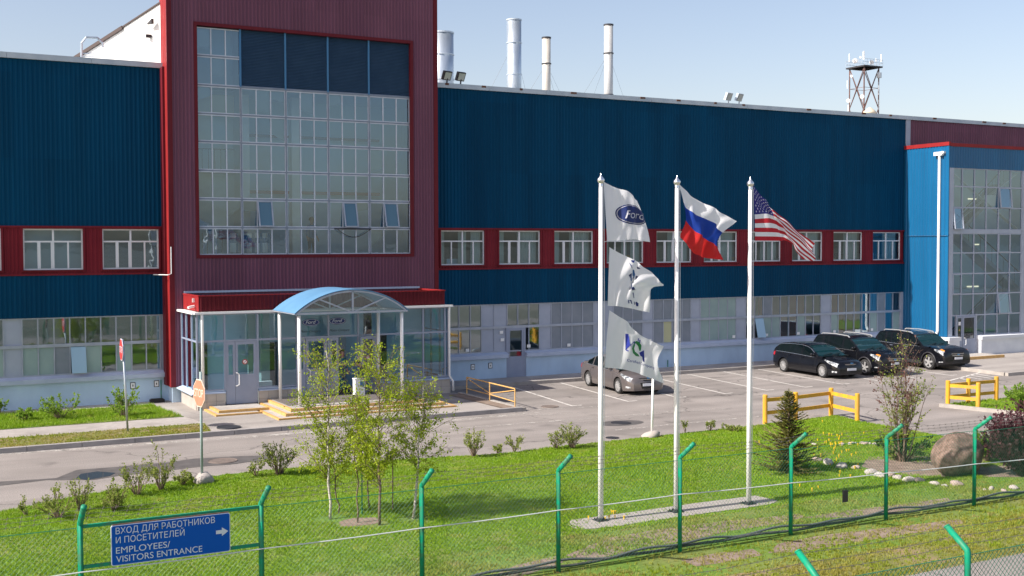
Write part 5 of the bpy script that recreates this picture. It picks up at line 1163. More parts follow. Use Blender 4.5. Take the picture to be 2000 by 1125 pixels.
# ---------------------------------------------------------------- road signs, manholes
def stop_sign(x, y, z, r, nrm, label, mface, lean=0, base=None, poleh=None, grn=False):
    t = thing('stop_sign', label, 'road sign', (x, y, 0), group='stop signs by the road')
    n = Vector((*nrm, 0)).normalized(); s_ = Vector((-n.y, n.x, 0)); c = Vector((x+lean, y, z)); c.z = z
    if s_.y > 0: s_ = -s_
    right = Vector((0, 0, 1)).cross(n)     # reader's right
    oc = lambda k, o: [c+n*o+(right*math.cos(R(22.5+45*i))+Vector((0, 0, 1))*math.sin(R(22.5+45*i)))*r*k for i in range(8)]
    MB().prism(oc(1, .035), n*.02).build('border', M['signwhite'] if mface is M['signred2'] else M['letter'], t)
    MB().prism(oc(.94, .056), n*.003).build('face', mface, t)
    b = MB(); add_text(b, 'STOP', lambda u, v: c+n*.062+right*u+Vector((0, 0, v-.1)), r*.78, r*1.45, align='c'); b.build('lettering', M['letter'] if mface is not M['signred2'] else M['signwhite'], t)
    MB().tube([(x, y, 0), (x+lean, y, poleh or z+r*.9)], .035, 10).build('pole', M['galv'] if not grn else mat('grey_green_pole', (.28, .36, .36), .5), t, smooth=True)
    return t
stop_sign(7.15, 30.45, 2.42, .39, (-.985, -.17), 'orange stop sign on a pole set in a rounded stone', M['signred'], 0, grn=True, poleh=2.98)
stop_sign(6.91, 39.81, 2.84, .39, (-1, .03), 'red stop sign seen edge on upon a leaning white pole', M['signred2'], -.12)
def rock(name, c, r, m, label, cat_, group=None, seed=0, sq=(1, 1, .75), detail=3, amp=.22, nf=0):
    qf = random.Random(seed+1); facets = [(Vector((qf.gauss(0, 1), qf.gauss(0, 1), qf.gauss(0, 1))).normalized(), qf.uniform(.70, .9)) for _ in range(nf)]
    bm = bmesh.new(); bmesh.ops.create_icosphere(bm, subdivisions=detail, radius=1); q = random.Random(seed); ph = [q.uniform(0, 6.28) for _ in range(9)]
    for v in bm.verts:
        p = v.co; d = 1+amp*(math.sin(p.x*2.3+ph[0])*math.sin(p.y*2.1+ph[1])+.6*math.sin(p.z*3.1+ph[2]+p.x*2)+.35*math.sin(p.x*6+ph[3])*math.sin(p.y*5+ph[4])*math.sin(p.z*6+ph[5]))
        if facets:
            for fn_, fh in facets:
                q_ = p.dot(fn_)
                if q_*d > fh: d = d*.25+.75*fh/q_
        v.co = Vector((p.x*r*sq[0], p.y*r*sq[1], p.z*r*sq[2]))*d
    me = bpy.data.meshes.new(name); bm.to_mesh(me); bm.free(); me.materials.append(m); me.polygons.foreach_set('use_smooth', [True]*len(me.polygons))
    o = bpy.data.objects.new(name, me); COL.objects.link(o); o.location = c; o.rotation_euler = (0, 0, q.uniform(0, 6.28)); return tag(o, label, cat_, group)
rock('stone', (7.15, 30.45, .1), .3, M['stone'], 'rounded pale stone block at the foot of the orange stop sign', 'stone', seed=3, sq=(1, .8, .8))
t = thing('sign_post', 'thin white post rising beside the lawn edge behind the lowest flag', 'post', (21.75, 30.68, 0)); MB().tube([(21.75, 30.68, 0), (21.8, 30.68, 2.05)], .04, 10).build('pole', M['white'], t, smooth=True)
rock('stone', (21.7, 30.62, .08), .3, M['stone'], 'white stone block at the foot of the thin white post', 'stone', seed=8, sq=(1, .7, .6))
for px_, py_, lab, z, r_ in ((435, 900, 'round iron manhole cover in a dark patch behind the stop sign', .012, .42), (1213, 826, 'iron manhole cover in the road left of the middle flagpole', .008, .36), (1196, 855, 'small dark drain cover at the lawn edge behind the first flagpole', .008, .22), (1074, 794, 'reddish manhole cover at the end of a parking line', .008, .34), (447, 834, 'dark drain hole in the verge beside the entrance pavement', .125, .4)):
    p = gp(px_, py_, z); b = MB(); b.lathe([(.0, z+.004), (r_*.8, z+.004), (r_*.82, z), (r_*.95, z), (r_, z+.012), (r_*1.02, z-.02)], (p.x, p.y, 0), 24); o = b.build('manhole_cover', M['manhole'] if px_ in (1074, 435) else M['dark']); tag(o, lab, 'manhole', 'manhole covers'); 
    b = MB(); b.face([(p.x+(r_+.35)*a*1.25, p.y+(r_+.2)*c, z-.0035) for a, c in ellipse(24)])
    if px_ in (435, 1213): b.build('manhole_patch', M['asphaltw'], kind='structure')

# ---------------------------------------------------------------- yellow barriers and handrail
def timber(name, label, pts, A):
    t = thing(name, label, 'barrier', (pts[0][0], pts[0][1], 0), group='yellow timber barriers')
    for x, y in pts:
        b = MB(); b.tube([(x, y, 0), (x, y, 1.0), (x, y, 1.02)], [.085, .085, .07], 12); b.build('post', M['ywood'], t)
    for i, j in A:
        for z in (.38, .83):
            b = MB(); p, q = Vector((*pts[i], z)), Vector((*pts[j], z)); d = (q-p).normalized()*.05; b.bar(p+d, q-d, .05, .125); b.build('rail', M['ywood'], t)
    return t
timber('timber_barrier', 'long yellow timber post and rail barrier behind the small spruce', [(26.92, 31.15), (28.34, 31.17), (30.3, 31.45), (30.0, 29.85)], [(0, 1), (1, 2), (2, 3)])
timber('timber_barrier', 'yellow timber post and rail barrier on the kerbed island', [(35.85, 30.95), (36.28, 29.9), (37.05, 31.0), (38.6, 30.95)], [(0, 1), (0, 2), (2, 3)])
t = thing('handrail', 'thin yellow metal handrail sloping beside the entrance ramp', 'handrail', (20.85, 40, 0))
P = [Vector((20.95, 42.7, .1)), Vector((20.88, 40.5, .1)), Vector((20.85, 38.35, .1))]; b = MB()
for p in P: b.tube([p, p+Vector((0, 0, .72))], .025, 8)
for p, q in zip(P, P[1:]):
    b.tube([p+Vector((0, 0, .72)), q+Vector((0, 0, .72))], .025, 8)
b.tube([P[0]+Vector((0, 0, .68)), P[1]+Vector((0, 0, .3))], .02, 8); b.tube([P[0]+Vector((0, 0, .25)), P[1]+Vector((0, 0, .25))], .02, 8); b.tube([P[1]+Vector((0, 0, .3)), P[2]+Vector((0, 0, .66))], .02, 8); b.tube([P[1]+Vector((0, 0, .26)), P[2]+Vector((0, 0, .22))], .02, 8)
b.build('rail_tube', M['yellow'], t)
bx = thing('dark_box', 'small black box lying at the wall foot beside the tower', 'box', (9.1, 46.5, .1)); b = MB(); b.box(8.95, 9.5, 46.5, 46.75, .1, .22); b.box(9.0, 9.45, 46.53, 46.72, .22, .25); b.box(9.2, 9.35, 46.49, 46.5, .15, .18); b.build('case', M['black'], bx)
bn = thing('litter_bin', 'white litter bin standing beside the open entrance door', 'bin', (16.3, 42.95, .36)); b = MB(); b.prism([(16.1, 42.8, .36), (16.5, 42.8, .36), (16.5, 43.1, .36), (16.1, 43.1, .36)], (0, 0, .62)); b.box(16.08, 16.52, 42.78, 43.12, .98, 1.03); b.build('body', M['white'], bn); MB().box(16.3, 16.48, 42.79, 42.8, .7, .92).build('label_plate', M['divider'], bn)

# ---------------------------------------------------------------- parked cars (built facing +x, then turned)
def lerp(a, b, t): return a+(b-a)*t
def curve(pts, x):
    if x <= pts[0][0]: return pts[0][1]
    for (xa, ya), (xb_, yb) in zip(pts, pts[1:]):
        if x <= xb_: t = (x-xa)/(xb_-xa); return lerp(ya, yb, t*t*(3-2*t)*.5+t*.5)
    return pts[-1][1]
def make_car(name, label, loc, heading, C, paint, group):
    t = thing(name, label, 'car', (*loc, 0), heading, group)
    L, W = C['L'], C['W']; hw = W/2; fx, rx, wr = C['front'], C['rear'], C['wr']; ar = wr+.065
    # distances s run from the front bumper back; local x = -s + L/2
    xs = sorted(set([0, .02, .05, .09, .14, .2, .28, .38, .5]+[round(.1*k, 3) for k in range(6, int(L*10))]+[L-.5, L-.38, L-.28, L-.18, L-.1, L-.05, L-.02, L]
        +[round(c+ar*math.cos(R(a)), 4) for c in (fx, rx) for a in range(0, 181, 12)]+[fx-ar-.004, fx+ar+.004, rx-ar-.004, rx+ar+.004]))
    def ends(s):
        a = max(0, 1-s/.62); b_ = max(0, 1-(L-s)/.5); return 1-C.get('nt', .30)*a**2.4-C.get('nt', .30)*.5*b_**2.6
    def zbot(s):
        z = curve(C['bot'], s)
        for c in (fx, rx):
            if abs(s-c) < ar: z = max(z, wr+math.sqrt(ar*ar-(s-c)**2))
        return z
    def sec(s):
        w_ = hw*ends(s); zb, zs, zt_ = zbot(s), curve(C['sh'], s), curve(C['top'], s); z0 = curve(C['bot'], s)
        zm = lerp(z0, zs, .36); zm2 = lerp(z0, zs, .74)
        f = lambda z: max(z, zb)
        return [(w_*.955, zb), (w_*.992, f(lerp(z0, zs, .2))), (w_*1.0, f(zm)), (w_*.985, f(zm2)), (w_*.955, max(zs-.03, zb+.01)), (w_*.90, max(zs, zb+.02)), (w_*.72, lerp(zs, zt_, .72)), (w_*.4, lerp(zs, zt_, .96)), (0, zt_)]
    def S(s, k, side=1, off=0):
        q = sec(s); k = min(max(k, 0), 8); i = min(int(k), 7); f = k-i; y, z = lerp(q[i][0], q[i+1][0], f), lerp(q[i][1], q[i+1][1], f)
        p = Vector((L/2-s, side*y, z))
        if off:
            dy, dz = q[i+1][0]-q[i][0], q[i+1][1]-q[i][1]; n = Vector((.35*max(0, 1-s/.6)*2, side*dz, -dy)); n.normalize(); p = p+n*off
        return p
    b = MB(); n = 9
    for s in xs:
        q = sec(s)
        for y, z in q: b.v.append((L/2-s, -y, z))
        for y, z in reversed(q[:-1]): b.v.append((L/2-s, y, z))
    m = 17
    for i in range(len(xs)-1):
        for j in range(m-1): b.f.append((i*m+j, i*m+j+1, (i+1)*m+j+1, (i+1)*m+j)); b.m.append(0)
    b.f.append(tuple(reversed(range(m)))); b.m.append(0); k = (len(xs)-1)*m; b.f.append(tuple(range(k, k+m))); b.m.append(0)
    body = b.build('body', paint, t, smooth=True, world=False)
    md = body.modifiers.new('edge', 'EDGE_SPLIT'); md.split_angle = R(42)
    # greenhouse
    gs = C['glass']; s0, s1 = gs[0][0], gs[-1][0]; rf, rr_ = C['rooff'], C['roofr']
    gx = sorted(set([round(s0+(s1-s0)*k/44, 4) for k in range(45)]+[rf, rr_]+[q for p in C['pill'] for q in p]))
    def gsec(s):
        zr = curve(gs, s); zs = curve(C['sh'], s)-.02; wb = hw*.915*min(1, ends(s)+.05); wt = hw*C['tumble']; h = max(zr-zs, .01); f = min(1, h/(C['H']-zs))
        return [(wb, zs), (lerp(wb, wt, f*.86), zs+h*.86), (lerp(wb, wt, f)*.95, zs+h*.955), (lerp(wb, wt, f)*.5, zr-.006), (0, zr)]
    rb, wb_ = MB(), {}
    for s_a, s_b in zip(gx, gx[1:]):
        A, Bq = gsec(s_a), gsec(s_b); mid = (s_a+s_b)/2
        for side in (-1, 1):
            for j in range(4):
                P = [Vector((L/2-s_a, side*A[j][0], A[j][1])), Vector((L/2-s_a, side*A[j+1][0], A[j+1][1])), Vector((L/2-s_b, side*Bq[j+1][0], Bq[j+1][1])), Vector((L/2-s_b, side*Bq[j][0], Bq[j][1]))]
                if side == 1: P.reverse()
                isg = None
                if j == 0:
                    if not any(p[0] <= mid <= p[1] for p in C['pill']) and curve(gs, mid)-curve(C['sh'], mid) > .07: isg = 'side_window'
                elif j >= 2 and mid < rf-.02: isg = 'windscreen'
                elif j >= 2 and mid > rr_+.03: isg = 'rear_window'
                key = (isg, side if isg == 'side_window' else 0)
                (wb_.setdefault(key, MB()) if isg else rb).face(P)
    rb.build('roof', paint, t, smooth=True, world=False)
    for (nm, _), q in wb_.items(): q.build(nm, M['carscreen'] if nm == 'windscreen' else M['carglass'], t, smooth=True, world=False)
    # trim round the side windows
    for side in (-1, 1):
        b = MB(); p = []
        for s in gx:
            if C['trim'][0] <= s <= C['trim'][1]: q = gsec(s); p.append((L/2-s, side*(q[0][0]+.012), q[0][1]+.012))
        b.tube(p, .013, 5)
        if C.get('toptrim'):
            p = []
            for s in gx:
                if C['trim'][0]+.08 <= s <= C['trim'][1]: q = gsec(s); p.append((L/2-s, side*(q[1][0]+.008), q[1][1]))
            b.tube(p, .011, 5)
        b.build('window_trim', M['chrome'], t, world=False)
    def patch(nm, s_a, s_b, k0, k1, side, m_, off=.006, nu=8, nv=4, shear=0, taper=0):
        b = MB()
        for i in range(nu):
            for j in range(nv):
                def q(i, j):
                    u, v = i/nu, j/nv; ka = lerp(k0, k1, v); mid = (k0+k1)/2+shear*u
                    return S(lerp(s_a, s_b, u), lerp(ka+shear*u, mid, taper*u), side, off)
                P = [q(i, j), q(i+1, j), q(i+1, j+1), q(i, j+1)]
                if side == 1: P.reverse()
                b.face(P)
        return b.build(nm, m_, t, smooth=True, world=False)
    for side in (-1, 1):
        patch('headlight', .10, C['hl'], *C['hlk'], side, M['hlamp'], .008, taper=.6, shear=C.get('hls', .6))
        if C.get('ind'): patch('indicator', .14, .34, C['hlk'][1]-.15, C['hlk'][1]+.35, side, M['orange'], .014)
        patch('fog_lamp', .10, .30, *C['fogk'], side, M['hlamp'], .008)
        patch('tail_lamp', L-.02, L-C['tl'], *C['tlk'], side, M['rlamp'], .008)
        for s in C['doors']:
            b = MB()
            for k in range(10): P = [S(s, 1+3.9*k/10, side, .003), S(s+.012, 1+3.9*k/10, side, .003), S(s+.012, 1+3.9*(k+1)/10, side, .003), S(s, 1+3.9*(k+1)/10, side, .003)]; b.face(P if side == -1 else P[::-1])
            b.build('door_seam', M['black'], t, world=False)
        for s in C['handles']:
            p, q = S(s, 3.6, side, .03), S(s+.2, 3.6, side, .03); MB().bar(p, q, .03, .035).build('door_handle', C.get('hmat', paint), t, world=False)
        # mirror
        p = S(C['mir'], 5, side, 0)+Vector((0, side*.10, .10)); b = MB(); b.lathe([(.0, -.09), (.075, -.08), (.105, 0), (.09, .07), (.0, .09)], p, 12, axis='y'); b.v = [(p.x+(v[0]-p.x)*.55, v[1], p.z+(v[2]-p.z)*.85) for v in b.v]; b.bar(p+Vector((0, -side*.05, -.05)), S(C['mir'], 5, side, 0), .05); b.build('wing_mirror', paint, t, smooth=True, world=False)
        # sill and wheel arch lips
        if C.get('clad'):
            patch('sill_cladding', fx+ar+.02, rx-ar-.02, 0, 1.0, side, M['dark'], .008, 10, 2)
            for c in (fx, rx):
                b = MB(); p = []
                for a in range(0, 181, 12): s = c+(ar+.03)*math.cos(R(a)); z = wr+(ar+.03)*math.sin(R(a)); q = sec(s); p.append((L/2-s, side*(hw*ends(s)*.995), z))
                b.tube(p, .035, 6); b.build('arch_cladding', M['dark'], t, smooth=True, world=False)
    # nose: grille, lower intake, plate, badge
    xf = L/2; yh = hw*.70
    def nose(nm, w0, w1, z0, z1, m_, d=.02, cv=.09):
        b = MB(); nn = 12; P0, P1 = [], []
        for k in range(nn+1):
            u = -1+2*k/nn; x = xf+d-cv*u*u
            P0.append((x, u*w0, z0)); P1.append((x, u*w1, z1))
        for k in range(nn): b.face([P0[k], P0[k+1], P1[k+1], P1[k]]); b.face([(P1[k][0], *P1[k][1:]), P1[k+1], (P1[k+1][0]-.12, *P1[k+1][1:]), (P1[k][0]-.12, *P1[k][1:])]); b.face([P0[k+1], P0[k], (P0[k][0]-.12, *P0[k][1:]), (P0[k+1][0]-.12, *P0[k+1][1:])])
        return b.build(nm, m_, t, world=False)
    for nm, w0, w1, z0, z1, mm, d in C['nose']: nose(nm, w0*hw, w1*hw, z0, z1, M[mm], d)
    z = C['plate']; b = MB(); b.box(xf+.055, xf+.07, -.26, .26, z-.056, z+.056, 0); b.box(xf+.045, xf+.054, -.27, .27, z-.066, z+.066, 1); b.build('number_plate', [M['plate'], M['dark']], t, world=False)
    z = C['badge']; b = MB(); b.prism([(xf+.055, .085*a, z+.034*c) for a, c in ellipse(20)], (.012, 0, 0)); b.build('badge', M['divider'], t, world=False)
    # wheels
    for c in (fx, rx):
        for side in (-1, 1):
            x = L/2-c; y = side*(hw-.115); w_ = .215; r = wr; ri = r*.70
            b = MB(); b.lathe([(ri, -w_/2), (r*.93, -w_/2), (r, -w_*.36), (r, w_*.36), (r*.93, w_/2), (ri, w_/2), (ri, -w_/2)], (x, y, r), 28, axis='y'); wh = b.build('wheel', M['tyre'], t, smooth=True, world=False)
            b = MB(); yo = y+side*(w_/2-.012); b.lathe([(ri, 0), (ri*.93, -.004*side), (ri*.9, -.05*side), (ri*.9, -.12*side)], (x, yo, r), 28, axis='y')
            ns = C['spokes']
            for k in range(ns):
                a = 6.2832*k/ns+.2; d = Vector((math.cos(a), 0, math.sin(a))); ce = Vector((x, yo-side*.012, r)); b.bar(ce+d*ri*.12, ce+d*ri*.95, ri*C['sw'], .03, up=(0, 1, 0))
            b.lathe([(.0, .012*side), (ri*.16, .01*side), (ri*.22, -.02*side)], (x, yo-side*.01, r), 14, axis='y')
            b.build('rim', M['alloy'], wh, world=False)
            b = MB(); b.lathe([(0.001, -.07*side), (ri*.9, -.07*side)], (x, yo, r), 20, axis='y'); b.build('brake_disc', M['dark'], wh, world=False)
    b = MB(); b.box(-L/2+.25, L/2-.3, -hw*.80, hw*.80, .2, .62); b.build('underbody', M['black'], t, world=False)
    for c in (fx, rx):
        b = MB(); b.box(L/2-c-ar, L/2-c+ar, -hw*.78, hw*.78, .25, wr+ar-.04); b.build('wheel_well', M['black'], t, world=False)
    if C.get('rails'):
        for side in (-1, 1):
            b = MB(); y = side*hw*C['tumble']*.93; p = [(L/2-s, y, curve(gs, s)+dz) for s, dz in ((C['rails'][0], -.01), (C['rails'][0]+.12, .035), (lerp(*C['rails'], .5), .035), (C['rails'][1]-.1, .045), (C['rails'][1], -.01))]
            for a_, c_ in zip(p, p[1:]): b.bar(a_, c_, .05, .04)
            b.build('roof_rail', M['alloy'], t, world=False)
    b = MB(); p = [(L/2-s0-.0, -hw*.5, curve(gs, s0)+.03), (L/2-s0-.12, hw*.1, curve(gs, s0+.12)+.03)]; b.tube(p, .012, 4); p = [(L/2-s0, hw*.1, curve(gs, s0)+.03), (L/2-s0-.12, hw*.6, curve(gs, s0+.12)+.03)]; b.tube(p, .012, 4); b.build('wiper', M['black'], t, world=False)
    return t
SED = dict(L=4.78, W=1.89, H=1.5, front=.93, rear=3.80, wr=.33, bot=[(0, .20), (.5, .17), (4.3, .20), (4.78, .36)],
    sh=[(0, .54), (.10, .69), (.35, .77), (.9, .87), (1.5, .93), (3.2, .99), (4.2, 1.01), (4.6, .98), (4.78, .86)], top=[(0, .64), (.07, .78), (.25, .87), (.8, .96), (1.35, 1.02), (2, 1.0), (3.8, 1.02), (4.1, 1.09), (4.6, 1.08), (4.74, 1.0), (4.78, .9)],
    glass=[(1.32, 1.0), (1.6, 1.16), (2.0, 1.37), (2.25, 1.45), (2.7, 1.5), (3.15, 1.475), (3.5, 1.39), (3.85, 1.23), (4.15, 1.08)], rooff=2.2, roofr=3.35, tumble=.68, pill=[(1.0, 1.72), (2.47, 2.56), (3.42, 3.50), (3.98, 4.4)], trim=(1.5, 4.0), toptrim=True,
    hl=.80, hlk=(3.0, 5.3), hls=.5, fogk=(1.1, 2.0), tl=.32, tlk=(3.0, 4.9), doors=[1.42, 2.5, 3.5], handles=[2.28, 3.25], mir=1.62, nose=[('grille', .40, .48, .62, .72, 'black', .03), ('grille_bar', .40, .42, .665, .68, 'chrome', .04), ('lower_intake', .52, .66, .28, .53, 'black', .03), ('lip', .66, .60, .215, .25, 'dark', .01)], plate=.45, badge=.735, spokes=14, sw=.13)
WAG = dict(SED); WAG.update(top=SED['top'][:6]+[(4.0, 1.02), (4.6, 1.0), (4.74, .98), (4.78, .9)], glass=[(1.32, 1.0), (1.6, 1.16), (2.0, 1.37), (2.25, 1.45), (2.7, 1.5), (3.4, 1.495), (4.1, 1.44), (4.35, 1.38), (4.55, 1.22), (4.72, 1.0)], roofr=4.22, pill=[(1.0, 1.72), (2.47, 2.56), (3.42, 3.50), (4.40, 4.8)], trim=(1.5, 4.45), spokes=16, sw=.10)
SUV = dict(nt=.17, L=5.0, W=2.0, H=1.78, front=.95, rear=3.82, wr=.385, bot=[(0, .34), (.4, .26), (4.4, .28), (5.0, .45)],
    sh=[(0, .70), (.06, .93), (.3, 1.02), (.9, 1.09), (1.5, 1.13), (3.2, 1.15), (4.5, 1.18), (4.9, 1.15), (5.0, 1.0)], top=[(0, .80), (.04, 1.0), (.2, 1.10), (.8, 1.17), (1.4, 1.19), (2, 1.16), (4.6, 1.16), (4.92, 1.1), (5.0, 1.0)],
    glass=[(1.4, 1.15), (1.7, 1.37), (2.0, 1.58), (2.2, 1.70), (2.6, 1.785), (3.6, 1.80), (4.35, 1.76), (4.62, 1.71), (4.80, 1.46), (4.94, 1.12)], rooff=2.15, roofr=4.58, tumble=.77, pill=[(1.0, 1.78), (2.55, 2.66), (3.62, 3.74), (4.0, 4.15), (4.66, 5)], trim=(1.6, 4.7),
    hl=.62, hlk=(2.9, 5.2), hls=.3, ind=True, fogk=(.9, 1.3), tl=.3, tlk=(3.0, 5.0), doors=[1.5, 2.6, 3.7], handles=[2.35, 3.42], hmat=M['chrome'], mir=1.72, nose=[('grille', .52, .55, .70, .90, 'black', .03), ('grille_bar', .52, .53, .74, .765, 'chrome', .042), ('grille_bar', .53, .54, .83, .85, 'chrome', .042), ('lower_intake', .70, .66, .36, .58, 'black', .02)], plate=.62, badge=.80, spokes=5, sw=.34, clad=True, rails=(2.3, 4.35))
def park(spec, fwx, fwy, hd):       # put the wheel the photo shows (front, nearer the left) on its spot
    h = R(hd); d = Vector((math.cos(h), math.sin(h))); rgt = Vector((d.y, -d.x)); p = Vector((fwx, fwy))-rgt*(spec['W']/2-.01)
    return tuple(p-d*(spec['L']/2-spec['front'])), h
GC = 'cars parked in front of the hall'
for spec, nm, lab, fx_, fy_, hd, pt in ((SED, 'parked_sedan', 'warm grey sedan parked alone in the bays behind the flags', 26.94, 40.48, -96.3, M['cargrey']),
        (WAG, 'parked_estate_car', 'black estate car with silver wheels, lowest of the three dark cars', 38.49, 40.57, -93.5, M['carblack']),
        (SUV, 'parked_suv', 'black off-road car with silver roof rails between estate car and corner', 41.0, 40.36, -93.5, M['carblack']),
        (SUV, 'parked_suv', 'black off-road car parked nearest the bright blue stairwell block', 45.6, 40.6, -93.5, M['carblack'])):
    p, h = park(spec, fx_, fy_, hd); make_car(nm, lab, p, h, spec, pt, GC)

# ---------------------------------------------------------------- trees and shrubs
def leafquad(b, p, d, size, rnd, m=1):
    d = Vector(d).normalized(); a = d.cross(Vector((rnd.uniform(-1, 1), rnd.uniform(-1, 1), rnd.uniform(-1, 1)))); 
    if a.length < .01: return
    a.normalize(); L = d*size; W_ = a*size*.36; p = Vector(p); n = d.cross(a)*size*rnd.uniform(-.12, .12)
    b.face([p, p+L*.5+W_+n, p+L, p+L*.5-W_+n], m)
def rv(rnd, s=1): return Vector((rnd.gauss(0, s), rnd.gauss(0, s), rnd.gauss(0, s)))
def tree(name, label, cat_, loc, H, spread, clear, nb, leaf, lm, tm, seed, r0=.045, lean=(0, 0), up=.9, density=16, group=None, top=.12, leafz=0, lm2=None, twigs=5, wig=.05):
    rnd = random.Random(seed); t = thing(name, label, cat_, (*loc, 0), 0, group)
    tr, cr, c2 = MB(), MB(), MB()
    n = 9; pts = []
    for k in range(n+1):
        f = k/n; pts.append(Vector((lean[0]*f**.8+rnd.gauss(0, wig*.4)*(k > 0), lean[1]*f+rnd.gauss(0, wig*.4)*(k > 0), H*f)))
    tr.tube(pts, [lerp(r0, .006, (k/n)**.9) for k in range(n+1)], 8)
    def at(z): f = z/H*n; i = min(int(f), n-1); return pts[i].lerp(pts[i+1], f-i)
    for k in range(nb):
        f = clear+(1-clear)*(k+rnd.random())/nb; z = H*f*.98; p = at(min(z, H*.99)); a = rnd.uniform(0, 6.283)
        shape = math.sin(math.pi*min(1, max(0, (f-clear)/(1-clear))*.86+.14))**.7
        ln_ = spread*(.35+.65*shape)*rnd.uniform(.55, 1.15); d = Vector((math.cos(a), math.sin(a), up*rnd.uniform(.6, 1.5))).normalized(); bp = [p]
        for j in range(4): d = (d+rv(rnd, .13)+Vector((0, 0, .06))).normalized(); bp.append(bp[-1]+d*ln_/4)
        tr.tube(bp, [r0*.28*(1-f*.6), r0*.2*(1-f*.6), r0*.13, .005, .003], 5, 1)
        for q in range(twigs):
            u = rnd.uniform(.25, 1)*3.98; i = int(u); s_ = bp[i].lerp(bp[i+1], u-i); td = (d+rv(rnd, .6)+Vector((0, 0, .15))).normalized(); tl = ln_*rnd.uniform(.2, .55); e = s_+td*tl
            tr.tube([s_, e], [.004, .002], 3, 1, cap=False)
            for w_ in range(max(1, int(density*max(.28, 1.75-1.6*f)/twigs*rnd.uniform(.4, 1.7)))):
                g_ = s_.lerp(e, rnd.uniform(.1, 1.05))+rv(rnd, .035)
                leafquad(c2 if lm2 and k % 3 == 0 else cr, g_, td+rv(rnd, .8), leaf*rnd.uniform(.6, 1.35), rnd, 0)
    tr.build('trunk', [tm, M['bark']], t, smooth=True, world=False); cr.build('crown', lm, t, world=False)
    if c2.f: c2.build('purple_foliage', lm2, t, world=False)
    return t
GB = 'young birches in the lawn'
tree('young_birch', 'slender white stemmed young birch, left of the three', 'tree', (8.74, 24.92), 3.9, 1.2, .22, 64, .046, M['bleaf'], M['birch'], 11, .036, (-.02, .1), .7, 96, GB)
tree('young_birch', 'bushy brown stemmed young birch, middle of the three', 'tree', (9.52, 23.86), 3.95, 1.1, .22, 80, .046, M['bleaf'], M['bark'], 12, .04, (.05, .1), .8, 112, GB)
tree('young_birch', 'young birch with a curved pale stem, right of the three', 'tree', (10.4, 24.02), 3.05, 1.0, .34, 54, .046, M['bleaf'], M['birch'], 13, .036, (.34, .2), .7, 100, GB, wig=.12)
for i, (px_, py_, H_, lab) in enumerate(((698, 1025, 2.9, 'thin sapling between the white birch and the middle birch'), (722, 998, 2.6, 'sapling with a reddish stem leaning behind the middle birch'), (660, 1007, 1.9, 'small leaning sapling just behind the white birch'))):
    p = gp(px_, py_); tree('birch_sapling', lab, 'tree', (p.x, p.y), H_, .7, .3, 30, .046, M['bleaf'], M['bark'], 20+i, .022, (-.12*(i > 0), .05), .9, 90, 'birch saplings')
for i, (px_, py_, z_) in enumerate(((707, 1010, 1.5), (767, 1000, 1.4))):
    p = gp(px_, py_); t = thing('support_stake', ['thin green stake beside the middle birch sapling', 'thin dark stake right of the middle birch'][i], 'stake', (p.x, p.y, 0)); MB().tube([(p.x, p.y, 0), (p.x+.01, p.y, z_)], .015, 6).build('pole', M['bark'] if i else M['meshg'], t)

def shrub(name, label, loc, H, R_, stems, leaf, lm, seed, dens=30, z=.03, group=None, low=.25, wood=None, spread=.9, twig=4):
    rnd = random.Random(seed); t = thing(name, label, 'shrub', (*loc, z), 0, group); tr, cr = MB(), MB()
    for k in range(stems):
        a = rnd.uniform(0, 6.283); r_ = R_*rnd.random()**.6; h = H*rnd.uniform(.45, 1.05)*(1-.25*(r_/R_)); e = Vector((math.cos(a)*r_, math.sin(a)*r_, h)); b0 = Vector((math.cos(a), math.sin(a), 0))*r_*(1-spread)
        p = [b0, b0.lerp(e, .35)+rv(rnd, .03)+Vector((0, 0, .05)), b0.lerp(e, .7)+rv(rnd, .04), e]; tr.tube(p, [.011, .008, .006, .002], 5, cap=False)
        for q in range(twig):
            u = rnd.uniform(low, .95)*3; i = min(int(u), 2); s_ = p[i].lerp(p[i+1], u-i); d = (Vector((math.cos(a), math.sin(a), 1.2))+rv(rnd, .6)).normalized(); e2 = s_+d*H*rnd.uniform(.1, .25); tr.tube([s_, e2], [.004, .0015], 3, cap=False)
            for w_ in range(int(dens/twig*rnd.uniform(.4, 1.6))): leafquad(cr, s_.lerp(e2, rnd.uniform(.2, 1.05))+rv(rnd, .012), d+rv(rnd, .7), leaf*rnd.uniform(.6, 1.3), rnd, 0)
        for w_ in range(int(dens*.5)): leafquad(cr, p[2].lerp(e, rnd.uniform(0, 1.03))+rv(rnd, .012), (e-p[2])+rv(rnd, .25), leaf*rnd.uniform(.6, 1.3), rnd, 0)
    tr.build('stems', wood or M['bark'], t, world=False); cr.build('foliage', lm, t, world=False); return t
GS = 'sparse shrubs along the road edge of the lawn'
